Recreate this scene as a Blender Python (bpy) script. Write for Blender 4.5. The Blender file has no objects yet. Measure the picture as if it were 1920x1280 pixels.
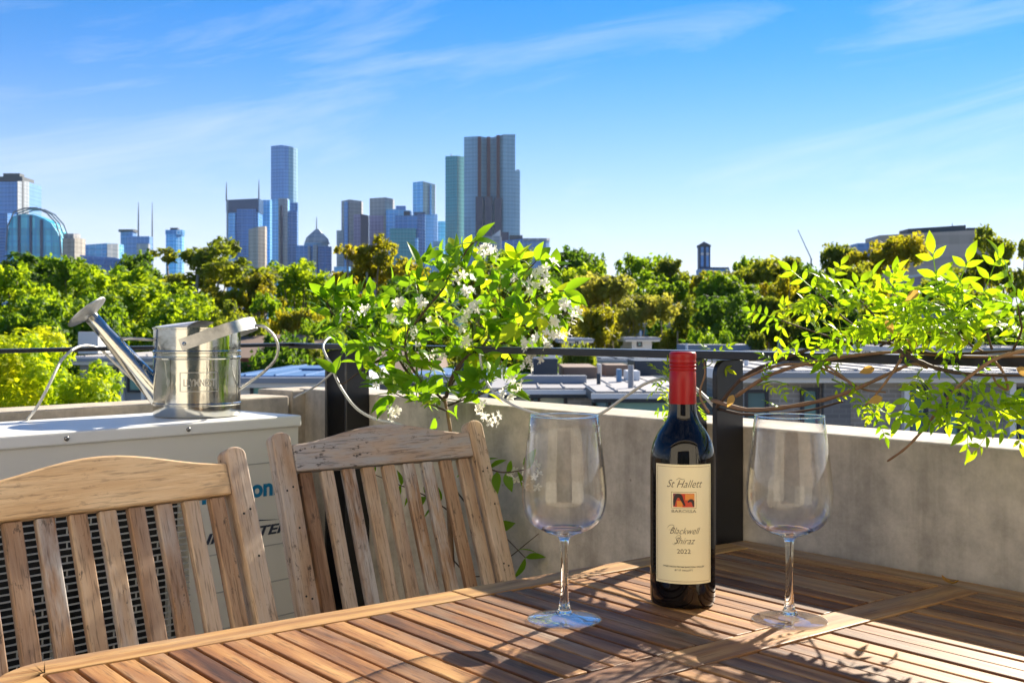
import bpy, bmesh, math, random
from math import sin, cos, pi, radians, sqrt, atan2
from mathutils import Vector, Matrix, Quaternion

# ------------------------------------------------------------------ camera, sky, sun
SC = bpy.context.scene
COL = SC.collection
F, HY, CX = 2129.0, 620.0, 960.0      # focal length, horizon row and centre column of the photograph, in pixels
ZF = 9.5                              # terrace floor above the street
ZC = ZF + 1.065                       # eye height
cam = bpy.data.cameras.new('camera'); cam_o = bpy.data.objects.new('camera', cam); COL.objects.link(cam_o)
cam_o.location = (0, 0, ZC); cam_o.rotation_euler = (radians(90), 0, 0)
cam.sensor_width = 36.0; cam.lens = 36.0 * F / 1920.0; cam.shift_y = -20.0 / 1920.0
cam.clip_start = 0.05; cam.clip_end = 30000
cam.dof.use_dof = True; cam.dof.focus_distance = 1.5; cam.dof.aperture_fstop = 20.0
SC.camera = cam_o

SUN_AZ, SUN_EL = radians(35.0), radians(30.0)     # to the right of the view direction, above the horizon
world = bpy.data.worlds.new('World'); SC.world = world; world.use_nodes = True
wn, wl = world.node_tree.nodes, world.node_tree.links
wn.clear()
def W(t, **kw):
    n = wn.new(t)
    for k, v in kw.items(): setattr(n, k, v)
    return n
sky = W('ShaderNodeTexSky', sky_type='NISHITA', sun_disc=False, sun_elevation=SUN_EL, sun_rotation=SUN_AZ,
        altitude=50, air_density=0.8, dust_density=0.0, ozone_density=8.0)
hsv = W('ShaderNodeHueSaturation'); hsv.inputs['Hue'].default_value = 0.498; hsv.inputs['Saturation'].default_value = 1.25; hsv.inputs['Value'].default_value = 1.0
wl.new(sky.outputs[0], hsv.inputs['Color'])
tc = W('ShaderNodeTexCoord')
sep = W('ShaderNodeSeparateXYZ'); wl.new(tc.outputs['Generated'], sep.inputs[0])
zc_ = W('ShaderNodeMath', operation='MAXIMUM'); wl.new(sep.outputs['Z'], zc_.inputs[0]); zc_.inputs[1].default_value = 0.0
zp = W('ShaderNodeMath', operation='ADD'); wl.new(zc_.outputs[0], zp.inputs[0]); zp.inputs[1].default_value = 0.09
dx = W('ShaderNodeMath', operation='DIVIDE'); wl.new(sep.outputs['X'], dx.inputs[0]); wl.new(zp.outputs[0], dx.inputs[1])
dy = W('ShaderNodeMath', operation='DIVIDE'); wl.new(sep.outputs['Y'], dy.inputs[0]); wl.new(zp.outputs[0], dy.inputs[1])
cmb = W('ShaderNodeCombineXYZ'); wl.new(dx.outputs[0], cmb.inputs[0]); wl.new(dy.outputs[0], cmb.inputs[1])
mr = W('ShaderNodeMapping'); wl.new(tc.outputs['Generated'], mr.inputs[0]); mr.inputs['Rotation'].default_value = (0, radians(11), 0)      # cirrus drawn out along a slant
mp = W('ShaderNodeMapping'); wl.new(mr.outputs[0], mp.inputs[0]); mp.inputs['Scale'].default_value = (2.3, 2.3, 13.0); mp.inputs['Location'].default_value = (5.2, 2.9, 3.0)
n1 = W('ShaderNodeTexNoise'); wl.new(mp.outputs[0], n1.inputs['Vector']); n1.inputs['Scale'].default_value = 1.0; n1.inputs['Detail'].default_value = 7; n1.inputs['Roughness'].default_value = 0.62; n1.inputs['Distortion'].default_value = 0.7
r1 = W('ShaderNodeMapRange'); wl.new(n1.outputs[0], r1.inputs[0]); r1.inputs[1].default_value = 0.48; r1.inputs[2].default_value = 0.78; r1.inputs[3].default_value = 0.0; r1.inputs[4].default_value = 0.36
mixc = W('ShaderNodeMix', data_type='RGBA'); wl.new(r1.outputs[0], mixc.inputs[0]); wl.new(hsv.outputs[0], mixc.inputs[6]); mixc.inputs[7].default_value = (6.8, 7.0, 7.3, 1)
hz1 = W('ShaderNodeMath', operation='DIVIDE'); wl.new(zc_.outputs[0], hz1.inputs[0]); hz1.inputs[1].default_value = 0.145      # thin white haze low in the sky
hz2 = W('ShaderNodeMath', operation='POWER'); wl.new(hz1.outputs[0], hz2.inputs[0]); hz2.inputs[1].default_value = 1.6
hz3 = W('ShaderNodeMath', operation='MULTIPLY'); wl.new(hz2.outputs[0], hz3.inputs[0]); hz3.inputs[1].default_value = -1.0
hz4 = W('ShaderNodeMath', operation='EXPONENT'); wl.new(hz3.outputs[0], hz4.inputs[0])
hz5 = W('ShaderNodeMath', operation='MULTIPLY'); wl.new(hz4.outputs[0], hz5.inputs[0]); hz5.inputs[1].default_value = 0.96
mixh = W('ShaderNodeMix', data_type='RGBA'); wl.new(hz5.outputs[0], mixh.inputs[0]); wl.new(mixc.outputs[2], mixh.inputs[6]); mixh.inputs[7].default_value = (6.1, 6.0, 6.35, 1)
bg = W('ShaderNodeBackground'); wl.new(mixh.outputs[2], bg.inputs[0]); bg.inputs[1].default_value = 0.061
wo = W('ShaderNodeOutputWorld'); wl.new(bg.outputs[0], wo.inputs[0])

sun = bpy.data.lights.new('sun', 'SUN'); sun.energy = 4.8; sun.angle = radians(0.5); sun.color = (1.0, 0.90, 0.74)
sun_o = bpy.data.objects.new('sun', sun); COL.objects.link(sun_o)
to_sun = Vector((sin(SUN_AZ) * cos(SUN_EL), cos(SUN_AZ) * cos(SUN_EL), sin(SUN_EL)))
sun_o.rotation_euler = to_sun.to_track_quat('Z', 'Y').to_euler(); sun_o.location = (4, 4, ZC + 10)

vs = SC.view_settings; vs.view_transform = 'Standard'; vs.look = 'None'; vs.gamma = 1.0; vs.exposure = 1.48; vs.use_curve_mapping = False
SC.render.engine = 'CYCLES'
SC.cycles.max_bounces = 14; SC.cycles.transparent_max_bounces = 24; SC.cycles.transmission_bounces = 10; SC.cycles.glossy_bounces = 5
SC.cycles.sample_clamp_indirect = 6.0; SC.cycles.blur_glossy = 0.5; SC.cycles.use_denoising = True

# ------------------------------------------------------------------ helpers
def P(px, py, d):                     # photograph pixel at depth d -> world point
    return Vector(((px - CX) / F * d, d, ZC - (py - HY) / F * d))
def X(px, d): return (px - CX) / F * d
def Z(py, d): return ZC - (py - HY) / F * d

def tag(o, label=None, cat=None, group=None, kind=None):
    if label: o['label'] = label
    if cat: o['category'] = cat
    if group: o['group'] = group
    if kind: o['kind'] = kind
    return o
def empty(name, loc, rz=0.0, label=None, cat=None, group=None):
    o = bpy.data.objects.new(name, None); COL.objects.link(o); o.empty_display_size = 0.1
    o.location = loc; o.rotation_euler = (0, 0, rz)
    return tag(o, label, cat, group)
def inst(name, me, parent=None, M=None):
    o = bpy.data.objects.new(name, me); COL.objects.link(o); o.parent = parent
    if M is not None: o.matrix_basis = M
    return o
def copy_tree(o, parent=None):
    c = o.copy(); COL.objects.link(c); c.parent = parent
    for ch in o.children: copy_tree(ch, c)
    return c

class MB:
    def __init__(s): s.v, s.f = [], []
    def add(s, vs_, fs):
        n = len(s.v); s.v += [tuple(q) for q in vs_]; s.f += [tuple(i + n for i in f) for f in fs]; return s
    def box(s, x0, x1, y0, y1, z0, z1):
        return s.add([(x0,y0,z0),(x1,y0,z0),(x1,y1,z0),(x0,y1,z0),(x0,y0,z1),(x1,y0,z1),(x1,y1,z1),(x0,y1,z1)],
                     [(0,3,2,1),(4,5,6,7),(0,1,5,4),(1,2,6,5),(2,3,7,6),(3,0,4,7)])
    def bar(s, a, b, w, t, up=(0,0,1)):      # rectangular bar from a to b: w across, t along up
        a, b, up = Vector(a), Vector(b), Vector(up); ax = (b - a).normalized(); sd = ax.cross(up).normalized(); u = sd.cross(ax)
        q = []
        for p in (a, b):
            for i, j in ((-1,-1),(1,-1),(1,1),(-1,1)): q.append(p + sd*(w/2*i) + u*(t/2*j))
        return s.add(q, [(3,2,1,0),(4,5,6,7),(0,1,5,4),(1,2,6,5),(2,3,7,6),(3,0,4,7)])
    def prism(s, pts, z0, tops):             # pts: footprint [(x,y)] counter-clockwise, tops: height or list
        n = len(pts); tops = tops if isinstance(tops, (list, tuple)) else [tops]*n
        return s.add([(x,y,z0) for x,y in pts] + [(x,y,t) for (x,y),t in zip(pts,tops)],
                     [tuple(range(n-1,-1,-1)), tuple(range(n,2*n))] + [(i,(i+1)%n,n+(i+1)%n,n+i) for i in range(n)])
    def tube(s, path, r, seg=8, caps=True):
        path = [Vector(p) for p in path]; n = len(path); rs = r if isinstance(r, (list,tuple)) else [r]*n
        t0 = (path[1]-path[0]).normalized(); ref = Vector((0,0,1)) if abs(t0.z) < .9 else Vector((1,0,0))
        u = t0.cross(ref).normalized(); base = len(s.v)
        for i, p in enumerate(path):
            t = (path[min(i+1,n-1)] - path[max(i-1,0)]).normalized()
            u = (u - t*u.dot(t)).normalized(); w = t.cross(u)
            for k in range(seg):
                a = 2*pi*k/seg; s.v.append(tuple(p + (u*cos(a) + w*sin(a))*rs[i]))
        for i in range(n-1):
            for k in range(seg):
                a, b = base+i*seg+k, base+i*seg+(k+1)%seg; s.f.append((a, b, b+seg, a+seg))
        if caps:
            s.f.append(tuple(base+k for k in range(seg-1,-1,-1))); s.f.append(tuple(base+(n-1)*seg+k for k in range(seg)))
        return s
    def lathe(s, prof, seg=48, c=(0,0,0), a0=0, a1=2*pi, closed=True):   # prof [(r,z)]
        base = len(s.v); m = seg if closed else seg+1
        for r, z in prof:
            for k in range(m):
                a = a0 + (a1-a0)*k/seg; s.v.append((c[0]+r*cos(a), c[1]+r*sin(a), c[2]+z))
        for i in range(len(prof)-1):
            for k in range(seg):
                k2 = (k+1) % m if closed else k+1
                s.f.append((base+i*m+k, base+i*m+k2, base+(i+1)*m+k2, base+(i+1)*m+k))
        return s
    def mesh(s, name, mat=None, smooth=False, bevel=0, bseg=2, weld=0, sharp=None):
        me = bpy.data.meshes.new(name); me.from_pydata(s.v, [], s.f); me.update()
        if bevel or weld or 1:
            bm = bmesh.new(); bm.from_mesh(me)
            if weld: bmesh.ops.remove_doubles(bm, verts=bm.verts, dist=weld)
            if weld or bevel: bmesh.ops.recalc_face_normals(bm, faces=bm.faces)
            if bevel: bmesh.ops.bevel(bm, geom=list(bm.edges), offset=bevel, segments=bseg, affect='EDGES', profile=.5)
            bm.to_mesh(me); bm.free()
        if smooth: me.polygons.foreach_set('use_smooth', [True]*len(me.polygons))
        if smooth and sharp: me.set_sharp_from_angle(angle=radians(sharp))
        if mat: me.materials.append(mat)
        me.update(); return me
    def build(s, name, mat, parent=None, M=None, **kw): return inst(name, s.mesh(name, mat, **kw), parent, M)

def smooth_path(pts, n=6):           # Catmull-Rom through the points
    pts = [Vector(p) for p in pts]; out = []
    for i in range(len(pts)-1):
        p0, p1, p2, p3 = pts[max(i-1,0)], pts[i], pts[i+1], pts[min(i+2,len(pts)-1)]
        for k in range(n):
            t = k/n; out.append(.5*((2*p1) + (p2-p0)*t + (2*p0-5*p1+4*p2-p3)*t*t + (3*p1-p0-3*p2+p3)*t**3))
    return out + [pts[-1]]

# ------------------------------------------------------------------ materials
class N:                              # tiny node builder
    def __init__(s, name):
        s.m = bpy.data.materials.new(name); s.m.use_nodes = True; s.t = s.m.node_tree; s.t.nodes.clear()
        s.out = s.t.nodes.new('ShaderNodeOutputMaterial')
    def n(s, typ, ins=None, **kw):
        q = s.t.nodes.new('ShaderNode'+typ)
        for k, v in kw.items(): setattr(q, k, v)
        for k, v in (ins or {}).items():
            if hasattr(v, 'bl_idname') and v.bl_idname.startswith('ShaderNode'): v = v.outputs[0]
            if isinstance(v, bpy.types.NodeSocket): s.t.links.new(v, q.inputs[k])
            else: q.inputs[k].default_value = v
        return q
    def coord(s, kind='Object', scale=(1,1,1), rot=(0,0,0), rnd=False):
        c = s.n('TexCoord'); v = c.outputs[kind]
        if rnd:
            oi = s.n('ObjectInfo'); sc = s.n('VectorMath', {0: oi.outputs['Random'], 1: (37., 71., 53.)}, operation='MULTIPLY')
            v = s.n('VectorMath', {0: v, 1: sc.outputs[0]}, operation='ADD').outputs[0]
        return s.n('Mapping', {'Vector': v, 'Scale': scale, 'Rotation': rot}).outputs[0]
    def noise(s, v, scale, detail=4, rough=.55, dist=0): return s.n('TexNoise', {'Vector': v, 'Scale': scale, 'Detail': detail, 'Roughness': rough, 'Distortion': dist}).outputs[0]
    def ramp(s, fac, stops):
        q = s.n('ValToRGB', {0: fac}); e = q.color_ramp.elements
        while len(e) < len(stops): e.new(.5)
        for el, (p, c) in zip(e, stops): el.position = p; el.color = (*c, 1) if len(c) == 3 else c
        return q.outputs[0]
    def rng(s, v, a, b, c, d): return s.n('MapRange', {0: v, 1: a, 2: b, 3: c, 4: d}).outputs[0]
    def mix(s, fac, a, b, mode='MIX'):
        q = s.n('Mix', data_type='RGBA', blend_type=mode)
        for i, v in ((0, fac), (6, a), (7, b)):
            if isinstance(v, bpy.types.NodeSocket): s.t.links.new(v, q.inputs[i])
            else: q.inputs[i].default_value = v if i == 0 or len(v) == 4 else (*v, 1)
        return q.outputs[2]
    def math(s, op, a, b=0.0): return s.n('Math', {0: a, 1: b}, operation=op).outputs[0]
    def bump(s, h, strength=.3, dist=.01): return s.n('Bump', {'Height': h, 'Strength': strength, 'Distance': dist}).outputs[0]
    def pbr(s, color, rough=.6, metal=0., normal=None, spec=.5, **kw):
        ins = {'Base Color': color if isinstance(color, bpy.types.NodeSocket) else (*color, 1), 'Roughness': rough, 'Metallic': metal, 'Specular IOR Level': spec}
        ins.update(kw)
        if normal: ins['Normal'] = normal
        return s.n('BsdfPrincipled', ins)
    def done(s, sh):
        s.t.links.new(sh.outputs[0], s.out.inputs[0]); return s.m

MAT = {}
def plain(name, col, rough=.6, metal=0., var=.0, vscale=8., bump=.0, bscale=60., bdist=.004, **kw):
    b = N(name); c = col; v = b.coord(rnd=True)
    if var:
        f = b.noise(v, vscale, 5, .6); c = b.mix(f, tuple(x*(1-var) for x in col), tuple(min(1, x*(1+var)) for x in col))
    nm = b.bump(b.noise(v, bscale, 5, .6), bump, bdist) if bump else None
    MAT[name] = b.done(b.pbr(c, rough, metal, nm, **kw)); return MAT[name]

def wood(name, stops, axis='X', grey=None, gamt=.5, speck=0., rough=.55, gscale=1.0, figure=.5, poremix=.75):
    # board grain runs along the object's local axis
    b = N(name); st = {'X': (1.6, 26, 26), 'Y': (26, 1.6, 26), 'Z': (26, 26, 1.6)}[axis]
    v = b.coord(scale=tuple(x*gscale for x in st), rnd=True)
    vl = b.coord(scale={'X': (2.2, 9, 9), 'Y': (9, 2.2, 9), 'Z': (9, 9, 2.2)}[axis], rnd=True)
    g = b.noise(v, 3.4, 6, .65, .5); big = b.noise(vl, 1.6, 4, .6, 1.4)
    rings = b.n('TexWave', {'Vector': vl, 'Scale': 1.1, 'Distortion': 9.0, 'Detail': 3.0, 'Detail Scale': 1.2}, wave_type='BANDS', bands_direction='Y' if axis != 'Y' else 'X').outputs['Fac' if False else 1]
    m1 = b.n('Math', {0: b.math('MULTIPLY', g, .55), 1: b.math('MULTIPLY', big, .45)}, operation='ADD').outputs[0]
    m2 = b.n('Math', {0: b.math('MULTIPLY', m1, 1-.35*figure), 1: b.math('MULTIPLY', rings, .35*figure)}, operation='ADD').outputs[0]
    oi = b.n('ObjectInfo'); sh = b.rng(oi.outputs['Random'], 0, 1, -.18, .18)
    fac = b.math('ADD', m2, sh)
    col = b.ramp(fac, stops)
    if grey:
        gm = b.rng(b.noise(b.coord(scale={'X':(3,14,14),'Y':(14,3,14),'Z':(14,14,3)}[axis], rnd=True), 1.7, 5, .65), .42, .68, 0, gamt)
        r2 = b.math('MULTIPLY', gm, b.rng(b.math('FRACT', b.math('MULTIPLY', oi.outputs['Random'], 7.31)), .1, .9, .05, 1.9))
        col = b.mix(r2, col, grey)
    fine = b.noise(v, 14, 3, .6)
    pores = b.rng(fine, .36, .46, .45, 1.0)
    pc = b.n('CombineXYZ', {0: pores, 1: pores, 2: pores}).outputs[0]
    col = b.mix(poremix, col, pc, 'MULTIPLY')
    if speck:
        s = b.rng(b.noise(b.coord(scale={'X':(55,120,120),'Y':(120,55,120),'Z':(120,120,55)}[axis], rnd=True), 1.0, 4, .7), .59, .65, 0, speck)
        patch = b.rng(b.noise(b.coord(rnd=True), 9, 2), .45, .62, .05, 1.)
        col = b.mix(b.math('MULTIPLY', s, patch), col, (.035, .028, .025))
    nm = b.bump(g, .35, .002)
    MAT[name] = b.done(b.pbr(col, b.rng(g, .3, .7, rough+.12, rough-.05), 0, nm, spec=.3)); return MAT[name]

wood('teak', [(.2, (.05,.018,.007)), (.42, (.165,.066,.021)), (.6, (.31,.14,.043)), (.84, (.51,.285,.10))], 'Y', grey=(.25,.175,.115), gamt=.5, rough=.52)
wood('teak_edge', [(.18, (.20,.095,.03)), (.38, (.36,.19,.065)), (.56, (.48,.285,.10)), (.8, (.60,.40,.165))], 'Y', grey=(.36,.28,.2), gamt=.25, rough=.5, poremix=.5)
wood('teak_rail', [(.2, (.10,.042,.016)), (.45, (.26,.13,.048)), (.62, (.38,.21,.08)), (.85, (.52,.33,.15))], 'X', grey=(.33,.26,.2), gamt=.4, rough=.45)
wood('weathered_x', [(.2, (.26,.14,.065)), (.45, (.46,.285,.15)), (.62, (.57,.385,.22)), (.85, (.68,.51,.34))], 'X', grey=(.52,.455,.395), gamt=.5, speck=.6, rough=.7)
wood('honey_x', [(.2, (.36,.2,.09)), (.45, (.52,.32,.15)), (.62, (.60,.40,.21)), (.85, (.68,.50,.30))], 'X', grey=(.52,.44,.36), gamt=.35, speck=.3, rough=.62, poremix=.6)
wood('weathered_speck', [(.2, (.30,.2,.13)), (.45, (.45,.33,.24)), (.62, (.53,.41,.31)), (.85, (.6,.49,.39))], 'X', grey=(.40,.375,.36), gamt=.95, speck=1.0, rough=.75)
wood('weathered_z', [(.2, (.19,.095,.048)), (.45, (.37,.225,.13)), (.62, (.49,.34,.215)), (.85, (.61,.48,.36))], 'Z', grey=(.50,.46,.42), gamt=.85, speck=.8, rough=.72)

def concrete(name, a, bcol, stain=.5):
    b = N(name); v = b.coord(); f = b.noise(v, 3.2, 6, .62, .3); f2 = b.noise(v, 26, 5, .7)
    col = b.mix(b.rng(f, .3, .7, 0, 1), a, bcol)
    streak = b.noise(b.coord(scale=(7, 7, .7)), 1.5, 5, .65)
    col = b.mix(b.rng(streak, .5, .74, 0, stain*1.25), col, tuple(x*.5 for x in a))
    mott = b.rng(f2, .36, .66, .80, 1.16); mc = b.n('CombineXYZ', {0: mott, 1: mott, 2: mott}).outputs[0]
    col = b.mix(.9, col, mc, 'MULTIPLY')
    vor = b.n('TexVoronoi', {'Vector': v, 'Scale': 31.0}).outputs['Distance']
    pit = b.rng(vor, .04, .10, 1, 0); patch = b.rng(b.noise(v, 5, 2), .5, .62, 0, .8)
    col = b.mix(b.math('MULTIPLY', pit, patch), col, tuple(x*.35 for x in a))
    h = b.math('ADD', b.math('MULTIPLY', f2, .6), b.math('MULTIPLY', b.noise(v, 120, 3), .25))
    MAT[name] = b.done(b.pbr(col, .88, 0, b.bump(h, .45, .004), spec=.3)); return MAT[name]
concrete('concrete', (.415,.37,.305), (.535,.485,.41))
concrete('concrete_pale', (.42,.36,.28), (.52,.46,.37), .35)
concrete('floor_tile', (.42,.40,.36), (.50,.47,.43), .2)
plain('black_steel', (.012,.012,.014), .32, 0, var=.3, vscale=20, bump=.08, bscale=150, bdist=.001)
plain('ac_paint', (.64,.625,.58), .42, 0, var=.06, vscale=5, bump=.05, bscale=220, bdist=.0008)
plain('ac_lid', (.72,.72,.70), .38, 0, var=.06, vscale=4)
plain('dark_void', (.008,.009,.010), .7)
plain('grille_wire', (.36,.365,.36), .5)
plain('screw_metal', (.22,.22,.22), .35, .9)
plain('print_blue', (.0,.16,.34), .5)
plain('print_dark', (.03,.04,.07), .5)
plain('hose_vinyl', (.56,.55,.50), .35, 0, var=.2, vscale=14)
plain('cable_tie', (.62,.6,.55), .5)

def galv():
    b = N('galvanised'); v = b.coord(); sp = b.n('TexVoronoi', {'Vector': v, 'Scale': 55.0}).outputs['Color']
    g = b.n('SeparateColor', {0: sp}).outputs[0]; f = b.noise(v, 9, 4, .6)
    col = b.mix(f, (.40,.40,.37), (.60,.60,.56)); r = b.rng(b.math('ADD', b.math('MULTIPLY', f, .7), b.math('MULTIPLY', g, .3)), .3, .8, .07, .24)
    dirt = b.rng(b.noise(b.coord(scale=(5,5,1.4)), 3, 5, .7), .55, .75, 0, .45)
    col = b.mix(dirt, col, (.33,.30,.25))
    MAT['galvanised'] = b.done(b.pbr(col, r, 1.0, b.bump(b.noise(v, 16, 3), .18, .004))); 
    b = N('galvanised_dull'); v = b.coord(); f = b.noise(v, 30, 5, .7)
    col = b.mix(b.rng(f, .35, .7, 0, 1), (.33,.33,.32), (.60,.60,.58))
    MAT['galvanised_dull'] = b.done(b.pbr(col, .42, .9, b.bump(f, .2, .002)))
galv()

def leaf_mat(name, cols, trans, tmix=.5, rough=.4, var_scale=3., tint=1.0, perobj=True):
    b = N(name); oi = b.n('ObjectInfo')
    nz = b.noise(b.coord('Object', rnd=perobj), var_scale, 3, .6)
    if perobj: fac = b.math('ADD', b.math('MULTIPLY', oi.outputs['Random'], .75), b.math('MULTIPLY', nz, .25))
    else: fac = b.rng(nz, .3, .7, 0, 1)
    col = b.ramp(fac, [(i/(len(cols)-1), c) for i, c in enumerate(cols)])
    tcol = b.ramp(fac, [(i/(len(trans)-1), c) for i, c in enumerate(trans)])
    p = b.pbr(col, rough, 0, None, spec=.25); t = b.n('BsdfTranslucent', {'Color': tcol})
    mx = b.n('MixShader', {0: tmix, 1: p, 2: t}); MAT[name] = b.done(mx); return MAT[name]
leaf_mat('jasmine_leaf', [(.05,.15,.012), (.12,.27,.018), (.22,.38,.025), (.36,.45,.03)], [(.20,.42,.008), (.40,.62,.01), (.58,.74,.012), (.76,.76,.02)], .58)
leaf_mat('vine_leaf', [(.08,.20,.010), (.16,.32,.012), (.23,.38,.015), (.32,.42,.02)], [(.26,.48,.006), (.44,.68,.008), (.56,.74,.01), (.76,.75,.02)], .58)
leaf_mat('petal', [(.88,.86,.78), (.9,.88,.82)], [(.90,.86,.74), (.92,.9,.8)], .5, .5)
leaf_mat('old_leaf', [(.42,.22,.06), (.5,.3,.1)], [(.6,.34,.06), (.62,.4,.1)], .5)
plain('stem_brown', (.24,.14,.075), .7, 0, var=.35, vscale=40, bump=.4, bscale=90, bdist=.002)
plain('stem_dark', (.07,.042,.027), .7, 0, var=.35, vscale=40, bump=.4, bscale=90, bdist=.002)
plain('stem_green', (.14,.24,.03), .6)
plain('bark', (.20,.155,.115), .85, 0, var=.35, vscale=2.5, bump=.5, bscale=6, bdist=.05)
plain('bark_pale', (.40,.33,.26), .85, 0, var=.3, vscale=2.5, bump=.4, bscale=6, bdist=.05)
T = lambda n, c, t, m=.42: leaf_mat(n, c, t, m, .6, .55, perobj=False)
T('fol_bright', [(.07,.16,.008), (.15,.28,.012), (.24,.36,.018)], [(.26,.45,.008), (.46,.60,.012), (.62,.68,.02)], .55)
T('fol_mid', [(.05,.12,.010), (.10,.20,.014), (.16,.26,.02)], [(.18,.34,.008), (.32,.48,.012), (.46,.56,.02)], .52)
T('fol_dark', [(.03,.08,.010), (.06,.13,.014), (.10,.18,.016)], [(.10,.22,.01), (.18,.32,.014), (.28,.40,.016)], .5)
T('fol_olive', [(.075,.11,.018), (.13,.17,.024), (.22,.23,.03)], [(.20,.27,.012), (.36,.42,.018), (.56,.52,.025)], .55)
T('fol_gold', [(.11,.125,.014), (.20,.20,.016), (.33,.27,.02)], [(.30,.33,.012), (.54,.50,.014), (.76,.58,.02)], .55)
T('fol_tan', [(.13,.15,.03), (.22,.23,.045), (.36,.31,.08)], [(.28,.31,.03), (.46,.46,.045), (.66,.56,.08)], .58)
T('fol_yellow', [(.12,.24,.008), (.28,.40,.01), (.52,.53,.015)], [(.34,.55,.008), (.64,.78,.01), (.90,.86,.015)], .55)
# ------------------------------------------------------------------ ground and terrace
A = radians(37.95)
dS = Vector((-sin(A), cos(A), 0)); dB = Vector((cos(A), sin(A), 0))     # along the right parapet (away), outwards through it
O = Vector((0.34046, 1.76963, ZF))                                       # table corner against the parapet
RZ = atan2(-cos(A), sin(A))                                              # local x runs along the parapet towards the viewer, local y outwards
def L2W(x, y, z=0): return O + (-dS)*x + dB*y + Vector((0,0,z))

def ground_mat():
    b = N('ground'); v = b.coord(); f = b.noise(v, .004, 6, .65); f2 = b.noise(v, .05, 5, .6)
    col = b.mix(b.rng(f, .4, .6, 0, 1), (.06,.085,.03), (.16,.145,.125)); col = b.mix(b.rng(f2, .45, .6, 0, .6), col, (.09,.09,.085))
    return b.done(b.pbr(col, .9))
g = MB().add([(-4000,-800,0),(4000,-800,0),(4000,6000,0),(-4000,6000,0)], [(0,1,2,3)]).build('ground', ground_mat())
tag(g, kind='structure')
plain('asphalt', (.05,.05,.052), .9, 0, var=.2, vscale=1.5, bump=.2, bscale=40)
s_ = MB().box(-60, 70, 13.2, 18.4, .004, .06).build('road', MAT['asphalt']); tag(s_, kind='structure')
for y0, y1 in ((10.8, 13.2), (18.4, 20.0)):
    s_ = MB().box(-60, 70, y0, y1, .003, .18).build('pavement', MAT['floor_tile'], bevel=.02); tag(s_, kind='structure')

# corner of the two parapets and the left parapet's line
COR = L2W(-1.43, .03)
LD = Vector((.622, .783, 0))                                            # left parapet, running away towards the corner
LN = Vector((-.783, .622, 0))                                           # its outward side
LP0 = P(0, 620, 2.296); LP0.z = ZF
def on_left(t, o=0., z=0.): return LP0 + LD*t + LN*o + Vector((0,0,z))
tc_ = (COR - LP0).dot(LD)
wz = 1.065 - .15
w = empty('parapet_wall', O, RZ, 'grey concrete parapet in shade behind the wine bottle, running to the right', 'wall')
MB().box(-1.50, 2.6, .03, .165, -.25, wz).build('wall_body', MAT['concrete'], w, bevel=.004)
w2 = empty('parapet_wall', LP0, atan2(LD.y, LD.x), 'beige concrete parapet behind the watering can and air conditioner', 'wall')
MB().box(-1.2, tc_-.055, .0, .14, -.25, 1.065-.165).build('wall_body', MAT['concrete_pale'], w2, bevel=.004)
MB().box(tc_-.035, tc_+.14, .012, .15, -.25, 1.065-.153).build('wall_end_panel', MAT['concrete_pale'], w2, bevel=.004)
MB().box(tc_-.055, tc_-.035, .03, .13, -.25, 1.065-.172).build('sealant_joint', MAT['dark_void'], w2)
# terrace floor: one slab of pavers
fp = [L2W(2.6, .03), COR + dB*.05, on_left(-1.2, .0), Vector((-2.2, -2.0, ZF)), Vector((2.2, -2.0, ZF))]
fl = MB().prism([(p.x, p.y) for p in reversed(fp)], ZF-.24, ZF-.012).build('terrace_floor', MAT['floor_tile'], weld=1e-5); tag(fl, kind='structure')
bw = MB().prism([(p.x, p.y) for p in reversed(fp)], 0, ZF-.26).build('building_base', MAT['concrete'], weld=1e-5); tag(bw, kind='structure')

# unseen cream wall with glass doors, added behind the viewer as warm sun-bounce fill
plain('bounce_render', (.80,.73,.60), .85, 0, var=.05, vscale=2, bump=.2, bscale=60)
plain('door_frame', (.05,.05,.055), .4); plain('curtain', (.66,.62,.55), .9, 0, var=.1, vscale=6)
b = N('door_glass'); MAT['door_glass'] = b.done(b.pbr((.03,.04,.045), .04, 0, None, spec=.9))
fa = empty('bounce_facade', (0, -2.0, ZF), 0); tag(fa, kind='structure')
fw = MB()
for q in ((-4.5,-1.5,-.3,3.6), (1.1,4.5,-.3,3.6), (-1.5,1.1,2.2,3.6), (-1.5,1.1,-.3,0.)): fw.box(q[0], q[1], -.25, 0, q[2], q[3])
fw.build('wall', MAT['bounce_render'], fa)
MB().box(-1.5, 1.1, -.20, -.17, 0, 2.2).build('door_pane', MAT['door_glass'], fa)
for x in (-1.5, -.66, .20, 1.04): MB().box(x, x+.06, -.16, -.06, 0, 2.2).build('door_frame', MAT['door_frame'], fa)
MB().box(-4.6, 4.6, -.3, .35, 3.6, 3.8).build('eave', MAT['concrete_pale'], fa)

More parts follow.
